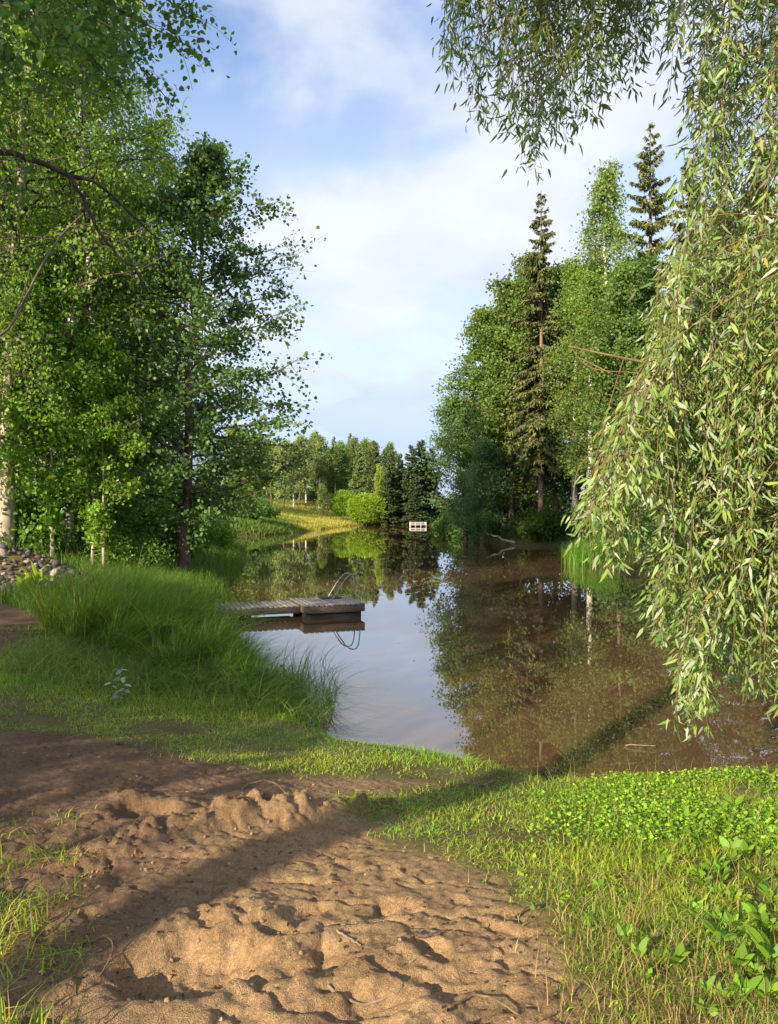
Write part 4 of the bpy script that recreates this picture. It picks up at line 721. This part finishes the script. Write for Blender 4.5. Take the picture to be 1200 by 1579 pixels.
col = leafcol(n, (.14, .27, .030), rg, .5, .16) * tone * np.where(yl, np.array([[1.7, 1.25, .9]]), 1.0); dry = rg.random(n) < .10; col[dry] = leafcol(int(dry.sum()), (.26, .21, .09), rg, .3)
azo = aa + rg.normal(0, .5, n); windy = rg.random(nC)[ci] < .4; azo = np.where(windy, rg.normal(-.2, .7, n), azo)
g4 = blades(x, y, h, rg.uniform(.006, .0135, n), lean, col, rg, 5, z, azo)
# thin shoots bowing into the open water
n = 200; x = rg.uniform(-1.7, -.55, n); y = 8.5 + rg.uniform(0, 2.2, n); x = x + (y - 8.5) * -.12
g5 = blades(x, y, rg.uniform(.35, .75, n), rg.uniform(.005, .009, n), rg.uniform(.5, 1.5, n), leafcol(n, (.09, .17, .03), rg, .3), rg, 6, np.full(n, WATER - .05), rg.normal(.1, .8, n))
n = 520; ci = rg.integers(0, nC, n); x = q[ci, 0] + rg.normal(0, .22, n); y = q[ci, 1] + rg.normal(0, .22, n)
g5b = blades(x, y, Hc[ci] * rg.uniform(.7, 1.25, n), rg.uniform(.006, .010, n), rg.uniform(.1, .9, n), leafcol(n, (.34, .30, .13), rg, .35), rg, 5, np.maximum(terrain(x, y, True), WATER - .2))
grass_obj('sedge', [g4, g5, g5b], 'tall arching sedge on the shore in front of the dock', 'sedge')
# trampled stems lying at the front of the sedge
n = 4200; x = rg.uniform(-3.9, -.6, n); y = 7.9 + rg.normal(0, .5, n) - x * .10; g = blades(x, y, rg.uniform(.2, .5, n), rg.uniform(.004, .008, n), rg.uniform(1.2, 2.6, n), leafcol(n, (.21, .30, .05), rg, .45), rg, 4, np.maximum(terrain(x, y, True), WATER) + .01, None, 1.0)
# bank grass further off
n = 60000; y = 11 * (48 / 11) ** rg.random(n); x = rg.uniform(-1.0, 0, n) * (.56 * y); sd_ = sdf(POND, x, y); k_ = (sd_ > -.15) & (rg.random(n) < np.where(sd_ < 3.5, .95, .35)) & (np.hypot(x + 7.95, y - 15.7) > 1.75) & (sdf(PATH, x, y) > 0); x, y = x[k_], y[k_]; n = len(x)
g6 = blades(x, y, rg.uniform(.15, .5, n), .006 + .0006 * y, rg.uniform(.1, .9, n), leafcol(n, (.125, .225, .024), rg, .35, .14), rg, 3)
grass_obj('bank_grass', [g, g6], 'green grass on the bank around the aspen', 'grass')
# grass at the foot of the right bank, with one bright tuft
n = 9000; y = rg.uniform(20, 70, n); x = rg.uniform(5, 13, n); sd_ = sdf(POND, x, y); k_ = (sd_ > -.3) & (sd_ < 2.0); x, y = x[k_], y[k_]; n = len(x)
g7 = blades(x, y, rg.uniform(.3, .8, n), np.full(n, .03), rg.uniform(.1, .9, n), leafcol(n, (.07, .135, .022), rg, .35), rg, 3)
n = 2600; x = 7.75 + rg.normal(0, .36, n); y = 29.5 + rg.normal(0, .5, n); g8 = blades(x, y, rg.uniform(.5, 1.15, n), np.full(n, .016), rg.uniform(.1, .8, n), leafcol(n, (.13, .28, .022), rg, .3), rg, 4, np.maximum(terrain(x, y), WATER))
grass_obj('shore_grass', [g7, g8], 'bright grass at the waterline under the right bank trees', 'grass')
# meadow on the far shore
n = 90000; y = 57 * (135 / 57) ** rg.random(n); x = rg.uniform(-.22, .08, n) * y; sd_ = sdf(POND, x, y); k_ = (sd_ > -.2); x, y = x[k_], y[k_]; n = len(x)
col = leafcol(n, (.46, .42, .08), rg, .3, .12); pt = ss((fbm(x, y, .16, 3) + .05) / .2)[:, None]; grn = leafcol(n, (.14, .22, .035), rg, .3); lowb = ss((68 - y + 6 * fbm(x, y, .2, 2)) / 8)[:, None]; col = col * pt * (1 - lowb) + grn * (1 - pt * (1 - lowb))
g9 = blades(x, y, rg.uniform(.2, .6, n), rg.uniform(.05, .10, n), rg.uniform(.1, .8, n), col, rg, 2, terrain(x, y) - .03)
grass_obj('meadow_grass', [g9], 'sunlit yellow meadow grass on the far shore', 'grass')

# ------------------------------------------------------------------ dock with ladder
P0 = np.array([-1.62, 14.8]); A0 = R(20); u_ = np.array([math.cos(A0), math.sin(A0)]); v_ = np.array([-u_[1], u_[0]])
dock = empty('dock', (P0[0], P0[1], WATER), A0); tag(dock, 'grey wooden bathing dock reaching out over the water from the sedge', 'dock')
def boxes(lst, mat, name, parent, bev=.004, tones=None, rg=np.random.default_rng(7)):
    mb = MB()
    for c_, s_, *rz in lst:
        mb.box(c_, s_, rz[0] if rz else 0.0, bev)
    me = mb.build(name, mat); at_ = me.color_attributes.new('Col', 'FLOAT_COLOR', 'POINT')
    tn = np.repeat(rg.uniform(.72, 1.15, len(lst)), 24); c = np.ones((len(me.vertices), 4), np.float32); c[:, :3] = tn[:, None]; at_.data.foreach_set('color', c.ravel())
    return link(name, me, parent)
W_, Dp, dz = 1.22, 1.3, .27
boxes([((.04 + i * .104, Dp / 2, dz - .014), (.078, Dp + .02, .028)) for i in range(12)], M['plank'], 'platform_deck', dock)
boxes([((W_ / 2, .022, dz - .095), (W_, .045, .13)), ((W_ / 2, Dp - .0, dz - .095), (W_, .045, .13)), ((.022, Dp / 2, dz - .095), (.045, Dp - .1, .13)), ((W_ - .022, Dp / 2, dz - .095), (.045, Dp - .1, .13))], M['beam'], 'platform_frame', dock)
boxes([((W_ / 2, Dp / 2, .02), (W_ - .10, Dp - .14, .22))], M['rubber'], 'float', dock, .02)
WL = 4.2
wk = boxes([((-.055 - i * .104, .80, dz - .05), (.078, .92, .028)) for i in range(int(WL / .104))], M['plank'], 'walkway_deck', dock)
boxes([((-WL / 2, .80 - .44, dz - .125), (WL - .02, .045, .12)), ((-WL / 2, .80 + .44, dz - .125), (WL - .02, .045, .12))], M['beam'], 'walkway_beam', dock)
for xx in (-1.0, -2.4):
    for yy in (.42, 1.18):
        mb = MB(); V, Qd = tubes([[(xx, yy, -.9), (xx, yy, -.3), (xx, yy, dz - .08)]], [[.05, .05, .05]], 10); mb.add(V, [Qd]); link('post', mb.build('dock_post', M['beam'], True), dock)
lad = empty('ladder', (W_ - .14, Dp - .12, dz), R(-90)); lad.parent = dock
for k_ in (0, 1):
    mb = MB(); c_ = curve([(k_ * .36, -.30, -.01), (k_ * .36 + .03, -.12, .28), (k_ * .36 + .05, 0, .44), (k_ * .36 + .06, .10, .50), (k_ * .36 + .07, .22, .46), (k_ * .36 + .075, .27, .2), (k_ * .36 + .075, .28, -.3), (k_ * .36 + .075, .28, -1.0)], 30)
    V, Qd = tubes(c_[None], np.full((1, 30), .013), 8); mb.add(V, [Qd]); link('handrail', mb.build('ladder_handrail', M['steel'], True), lad)
for zz_ in (-.25, -.5, -.75):
    boxes([((.255, .28, zz_), (.34, .05, .025))], M['plank'], 'rung', lad)
lad_mat = boxes([((W_ - .42, Dp - .24, dz + .012), (.42, .34, .02))], M['rubber'], 'step_mat', dock)

# white jetty across the water
jx, jy = at(645, 88); jet = empty('jetty', (jx, jy, WATER), 0, (.92, .92, .56)); tag(jet, 'small white railed jetty on the far shore below the dark spruces', 'jetty')
boxes([((0, .25 + i * .125, .30), (2.05, .11, .04)) for i in range(28)], M['plank'], 'deck', jet)
for i in range(4): boxes([((-.98 + i * .655, .10, .42), (.09, .07, .95))], M['white_wood'], 'railing_post', jet)
for z_, h_ in ((.85, .10), (.62, .09), (.36, .12)): boxes([((0, .055, z_), (2.1, .03, h_))], M['white_wood'], 'rail', jet)
for sx in (-.97, .97):
    for i in range(3): boxes([((sx, .75 + i * 1.1, .42), (.07, .07, .95))], M['white_wood'], 'railing_post', jet)
    boxes([((sx, 1.7, .85), (.03, 3.0, .09))], M['white_wood'], 'rail', jet)
for sx in (-.85, .85):
    for sy in (.45, 3.2): boxes([((sx, sy, -.3), (.12, .12, 1.1))], M['beam'], 'pile', jet)

# ------------------------------------------------------------------ stone heap
rg = np.random.default_rng(151)
def ico(sub=2):
    import bmesh
    bm = bmesh.new(); bmesh.ops.create_icosphere(bm, subdivisions=sub, radius=1); V = np.array([v.co for v in bm.verts]); Fc = np.array([[v.index for v in f.verts] for f in bm.faces]); bm.free(); return V, Fc
IV, IF = ico()
smesh = []
for i in range(7):
    d = rg.normal(0, 1, (7, 3)); d = unit(d); k = rg.uniform(.55, .85, 7); r = np.ones(len(IV))
    for a_, b_ in zip(d, k): r = np.minimum(r, b_ / np.maximum(IV @ a_, 1e-3))
    V = IV * r[:, None] * np.array([1, rg.uniform(.7, 1), rg.uniform(.5, .75)]); smesh.append(mesh('stone', V, [IF], M['stone'], None, False))
kinds = [((.10, .088, .082), 'grey field stone in the heap at the wood edge'), ((.15, .09, .07), 'reddish field stone in the heap at the wood edge'), ((.34, .29, .25), 'pale field stone in the heap at the wood edge'), ((.055, .048, .046), 'dark field stone in the heap at the wood edge')]
cnt = 0
for i in range(2600):
    x = rg.uniform(-9.4, -6.0); y = rg.uniform(14.4, 17.6)
    if cnt >= 290: break
    q_ = ((x + 7.95) / 1.6) ** 2 + ((y - 16.0) / 1.55) ** 2
    if q_ > 1: continue
    if i == 0: taken = []
    rr = rg.uniform(.04, .13) if rg.random() < .4 else rg.uniform(.04, .075)
    if any((x - a) ** 2 + (y - b) ** 2 < ((rr + c_) * .86) ** 2 for a, b, c_ in globals().setdefault('taken', [])): continue
    taken.append((x, y, rr)); cnt += 1
    kd = kinds[rg.choice(4, p=[.42, .22, .10, .26])]; o_ = link('stone', smesh[rg.integers(7)]); o_.location = (x, y, gz(x, y) + rr * .25); o_.rotation_euler = (rg.normal(0, .4), rg.normal(0, .4), rg.uniform(0, 6.28)); o_.scale = (rr * 1.15,) * 3
    v_c = rg.uniform(.75, 1.25); o_.color = (*[a * v_c for a in kd[0]], 1); tag(o_, kd[1], 'stone', 'stones in the heap')

# ------------------------------------------------------------------ weeds, sticks, roots, fallen trunk
def make_weed(seed, nl, L, W, upk, base, shape='oval'):
    rg = np.random.default_rng(seed); az = np.arange(nl) * 2.4 + rg.normal(0, .3, nl); P = np.zeros((nl, 3)); P[:, 2] = rg.uniform(0, L * .5, nl); sc = rg.uniform(.6, 1.15, nl)
    d = np.stack([np.cos(az), np.sin(az), rg.uniform(upk * .3, upk * 1.5, nl)], 1); P += unit(d) * L * .35
    V, Fk, kk = leaves(P, d, L * sc, W * sc, shape, rg, .3, unit(np.array([-.25, -.35, 1.]) + rg.normal(0, .45, (nl, 3))))
    lm = mesh('weed_leaves', V, [Fk], M['grass'], np.repeat(leafcol(nl, base, rg, .3, .14) * np.array([1.75, 1.5, 1.2]), kk, 0))
    s = np.linspace(0, 1, 4)[None, :, None]; mb = MB(); Vt, Qd = tubes(np.zeros((nl, 1, 3)) * (1 - s) + np.array([0, 0, -.02]) * (1 - s) + P[:, None] * s, .0022, 4); mb.add(Vt, [Qd])
    return mb.build('weed_stems', M['bark_green'], True, False), lm
M['bark_green'] = simple('green_stem', (.12, .17, .04), .6)
wd = [make_weed(1, 9, .085, .045, 1.1, (.12, .24, .025)), make_weed(2, 7, .10, .040, 1.8, (.105, .22, .022)), make_weed(3, 11, .06, .05, .7, (.17, .26, .02)), make_weed(4, 8, .13, .055, 1.5, (.10, .21, .022))]
spots = [(1112, 1470, 3, 1.0), (1140, 1500, 2, 1.1), (1165, 1520, 2, 1.0), (1105, 1430, 1, 1.0), (1130, 1440, 3, .8), (1190, 1510, 3, 1.1), (1045, 1375, 2, 1.0), (1070, 1405, 1, .8), (1020, 1300, 1, 1.0), (1030, 1325, 3, .7), (1100, 1330, 0, 1.0), (1115, 1350, 1, 1.0), (1145, 1390, 2, 1.1), (1160, 1405, 0, 1.0), (1190, 1380, 0, 1.1), (985, 1500, 1, .8), (1022, 1505, 1, .8), (940, 1355, 2, .7), (1070, 1425, 2, .6),
         (960, 1230, 0, 1.0), (985, 1215, 3, .7), (1010, 1235, 0, 1.0), (1040, 1210, 0, 1.1), (1065, 1225, 0, 1.2), (1095, 1215, 0, 1.2), (1110, 1245, 0, 1.2), (1140, 1225, 3, .8), (1170, 1240, 0, 1.2), (1190, 1215, 0, 1.2), (900, 1215, 0, .8), (870, 1240, 2, .7), (930, 1260, 1, .7), (1000, 1270, 1, .8), (1080, 1275, 0, 1.0), (1130, 1290, 0, 1.1), (1175, 1300, 1, 1.0), (1195, 1330, 3, .9), (850, 1215, 0, .7), (1055, 1255, 3, .7), (1150, 1560, 1, 1.0), (1090, 1550, 1, .9), (1150, 1330, 1, 1.0), (1085, 1365, 3, .7), (1180, 1450, 3, .9)]
wl = ['rounded rosette of broad green leaves in the sunlit grass', 'narrow-leaved upright weed in the sunlit grass', 'small yellow green round-leaved weed in the grass', 'dock plant with long upright leaves in the sunlit grass']
rg = np.random.default_rng(161)
spots += [(px + rg.normal(0, 28), py + rg.normal(0, 24), int(rg.integers(0, 4)), sc * .8) for px, py, k, sc in spots for _ in range(2) if px > 930]
for px, py, k, sc in spots:
    x, y = wp(px, py, -.02); place('weed', wd[k], wl[k], 'plant', x, y, rg.uniform(0, 6.28), sc * rg.uniform(.4, .68), group='broad-leaved weeds in the right lawn', parts=('stems', 'leaves'))
hw = make_weed(9, 16, .17, .07, 2.2, (.14, .24, .03), 'lance')
for px, py, D in [(52, 905, 14.6), (35, 910, 14.3)]:
    x, y = at(px, D); place('weed', hw, 'leafy bright weed in front of the stone heap' + (', the taller one' if px == 52 else ', the lower one'), 'plant', x, y, px, 2.0 if px == 52 else 1.3, parts=('stems', 'leaves'))
# pale flowering plant in front of the sedge
fl = make_weed(12, 22, .10, .05, .35, (.36, .42, .33)); mb = MB(); x, y = wp(184, 1058)
e = empty('pale_plant', (x, y, gz(x, y)), 0, .78); tag(e, 'whitish leaved plant standing at the front of the sedge', 'plant')
rg = np.random.default_rng(12); nl = 34; zz_ = rg.uniform(.05, .42, nl); az = rg.uniform(0, 6.28, nl); st_ = rg.integers(0, 3, nl); sxy = np.array([[0, 0], [-.10, .03], [.07, -.05]])
Pb = np.stack([sxy[st_, 0], sxy[st_, 1], zz_ * np.array([1, .7, .8])[st_]], 1); V, Fk, kk = leaves(Pb, np.stack([np.cos(az), np.sin(az), 0 * az + .05], 1), .10 * np.ones(nl), .05, 'round', rg, .2, unit(np.array([0, 0, 1.]) + rg.normal(0, .2, (nl, 3))))
link('leaves', mesh('pale_leaves', V, [Fk], M['grass'], np.repeat(leafcol(nl, (.40, .45, .36), rg, .15), kk, 0)), e)
V, Qd = tubes([[(a_, b_, -.03), (a_, b_, .2 * h_), (a_ + .01, b_, .45 * h_)] for (a_, b_), h_ in zip(sxy, (1, .7, .8))], .004, 5); mb.add(V, [Qd]); link('stems', mb.build('pale_stems', M['bark_green'], True), e)

def stick(name, pts, r0, r1, mat, label, cat, branches=(), n=14):
    mb = MB(); c_ = curve(pts, n); rr = np.random.default_rng(int(abs(pts[0][0]) * 1000) + 3); org = np.array(pts[0]); c_ = c_ + rr.normal(0, r0 * .35, c_.shape)
    V, Qd = tubes((c_ - org)[None], np.linspace(r0, r1, n)[None], 7); mb.add(V, [Qd])
    for b_ in branches:
        V, Qd = tubes((curve(b_, 8) - org)[None], np.linspace(r1 * 1.3, r1 * .6, 8)[None], 5); mb.add(V, [Qd])
    return tag(link(name, mb.build(name, mat, True), None, tuple(org)), label, cat)
def gp(px, py, up=0.0):
    z = 0.0
    for _ in range(4): x, y = wp(px, py, z); z = gz(x, y)
    return (x, y, z + up)
stick('root', [gp(365, 1222, -.02), gp(385, 1215, .02), gp(412, 1212, .035), gp(432, 1220, .02), gp(446, 1232, -.01)], .007, .004, M['bark_willow'], 'thin tan root arching out of the sand ridge', 'root')
stick('twig', [gp(505, 1520, .006), gp(560, 1528, .010), gp(622, 1524, .008)], .006, .003, M['deadwood'], 'pale straight twig lying on the trodden sand', 'twig')
stick('twig', [gp(520, 1440, .008), gp(538, 1452, .012), gp(556, 1462, .006)], .005, .003, M['deadwood'], 'short grey twig near the middle of the sand', 'twig')
stick('twig', [gp(138, 1455, .0), gp(165, 1470, .05), gp(172, 1490, .03), gp(150, 1515, .0)], .004, .002, M['bark_willow'], 'bent reddish twig by the left corner grass', 'twig')
stick('twig', [gp(640, 1455, .01), gp(662, 1462, .015), gp(680, 1450, .012)], .009, .005, M['bark_dark'], 'dark bit of bark lying in a footprint', 'twig')
stick('twig', [gp(715, 1208, .01), gp(740, 1214, .02), gp(765, 1206, .012)], .009, .005, M['deadwood'], 'grey twig lying in the grass by the water', 'twig')
stick('twig', [gp(795, 1420, .008), gp(815, 1408, .012), gp(838, 1400, .01)], .006, .003, M['bark_dark'], 'dark twig at the edge of the sand and lawn', 'twig')
stick('twig', [gp(180, 1148, .008), gp(200, 1152, .015), gp(222, 1158, .008)], .010, .005, M['bark_dark'], 'dark twig on the shaded earth', 'twig')
stick('twig', [gp(690, 1565, .008), gp(740, 1540, .010), gp(800, 1572, .006)], .005, .003, M['bark_willow'], 'long thin root on the sand by the lower edge', 'twig')
stick('twig', [(.5 * 0 + wp(965, 1152, WATER)[0], wp(965, 1152, WATER)[1], WATER + .015), (wp(1012, 1156, WATER)[0], wp(1012, 1156, WATER)[1], WATER + .03)], .006, .004, M['deadwood'], 'thin pale stick floating near the right shore', 'stick', n=6)
a_ = np.array([at(812, 45.2)[0], 45.2, WATER - .12]); b_ = np.array([at(750, 44.0)[0], 44.0, WATER + .72])
stick('fallen_trunk', [tuple(a_), tuple((a_ + b_) / 2 + np.array([0, 0, -.03])), tuple(b_)], .085, .035, M['bark_birch'], 'fallen pale tree trunk jutting over the water from the right bank', 'fallen tree')
# clods on the sand ridge
rg = np.random.default_rng(171); M['clod'] = simple('sand_clod', (.30, .19, .10), .95)
cm = []
for i in range(4):
    V = IV * (1 + .22 * rg.normal(0, 1, (len(IV), 1))) * np.array([1, .8, .6]); cm.append(mesh('clod', V, [IF], M['clod'], None, False))
for i in range(44):
    t = rg.random(); px = 120 + 400 * t + rg.normal(0, 18); py = 1338 - 100 * t + rg.normal(0, 16)
    if i > 30: px, py = rg.uniform(240, 700), rg.uniform(1400, 1570)
    p_ = gp(px, py); r_ = rg.uniform(.004, .012); o_ = link('sand_clod', cm[i % 4]); o_.location = (p_[0], p_[1], p_[2] + r_ * .3); o_.scale = (r_,) * 3; o_.rotation_euler = tuple(rg.uniform(0, 6, 3)); tag(o_, 'small clod of broken sand on the ridge' if i <= 30 else 'small clod of sand on the trodden beach', 'clod', 'clods of sand on the ridge' if i <= 30 else 'clods of sand on the beach')
# needles, bits of bark and old leaves strewn on the beach
rg = np.random.default_rng(181); n = 5200; y = 2.1 * (7.0 / 2.1) ** rg.random(n); x = rg.uniform(-1, .75, n) * (.53 * y); k_ = (sdf(POND, x, y) > .1) & (fbm(x, y, 1.8, 3) > rg.uniform(-.25, .12, n)); x, y = x[k_], y[k_]; n = len(x)
az = rg.uniform(0, 6.28, n); P = np.stack([x, y, terrain(x, y, True) + .004], 1); L_ = np.where(rg.random(n) < .72, rg.uniform(.012, .05, n), rg.uniform(.015, .03, n)); W_l = np.where(L_ > .03, .0018, rg.uniform(.002, .014, n))
V, Fk, kk = leaves(P, np.stack([np.cos(az), np.sin(az), rg.normal(0, .12, n)], 1), L_, W_l, 'lance', rg, .1, unit(np.array([0, 0, 1.]) + rg.normal(0, .25, (n, 3))))
cl = leafcol(n, (.07, .045, .028), rg, .5, .15); pl = rg.random(n) < .25; cl[pl] = leafcol(int(pl.sum()), (.34, .26, .15), rg, .3)
tag(link('litter', mesh('litter', V, [Fk], M['needle'], np.repeat(cl, kk, 0))), 'needles, bark bits and old leaves strewn on the sand', 'litter', kind='stuff')
# petals and specks afloat
n = 60; x = rg.uniform(-1.5, 6, n); y = rg.uniform(6.2, 16, n); k_ = sdf(POND, x, y) < -.1; x, y = x[k_], y[k_]; n = len(x); P = np.stack([x, y, np.full(n, WATER + .003)], 1); az = rg.uniform(0, 6.28, n); L_ = rg.uniform(.012, .05, n)
V, Fk, kk = leaves(P, np.stack([np.cos(az), np.sin(az), 0 * az], 1), L_, L_ * rg.uniform(.15, .5, n), 'lance', rg, 0, np.tile(np.array([[0, 0, 1.]]), (n, 1)))
tag(link('floating_litter', mesh('floating_litter', V, [Fk], M['needle'], np.repeat(leafcol(n, (.22, .19, .10), rg, .5), kk, 0))), 'small leaves and specks floating on the water', 'litter', kind='stuff')
print('built')
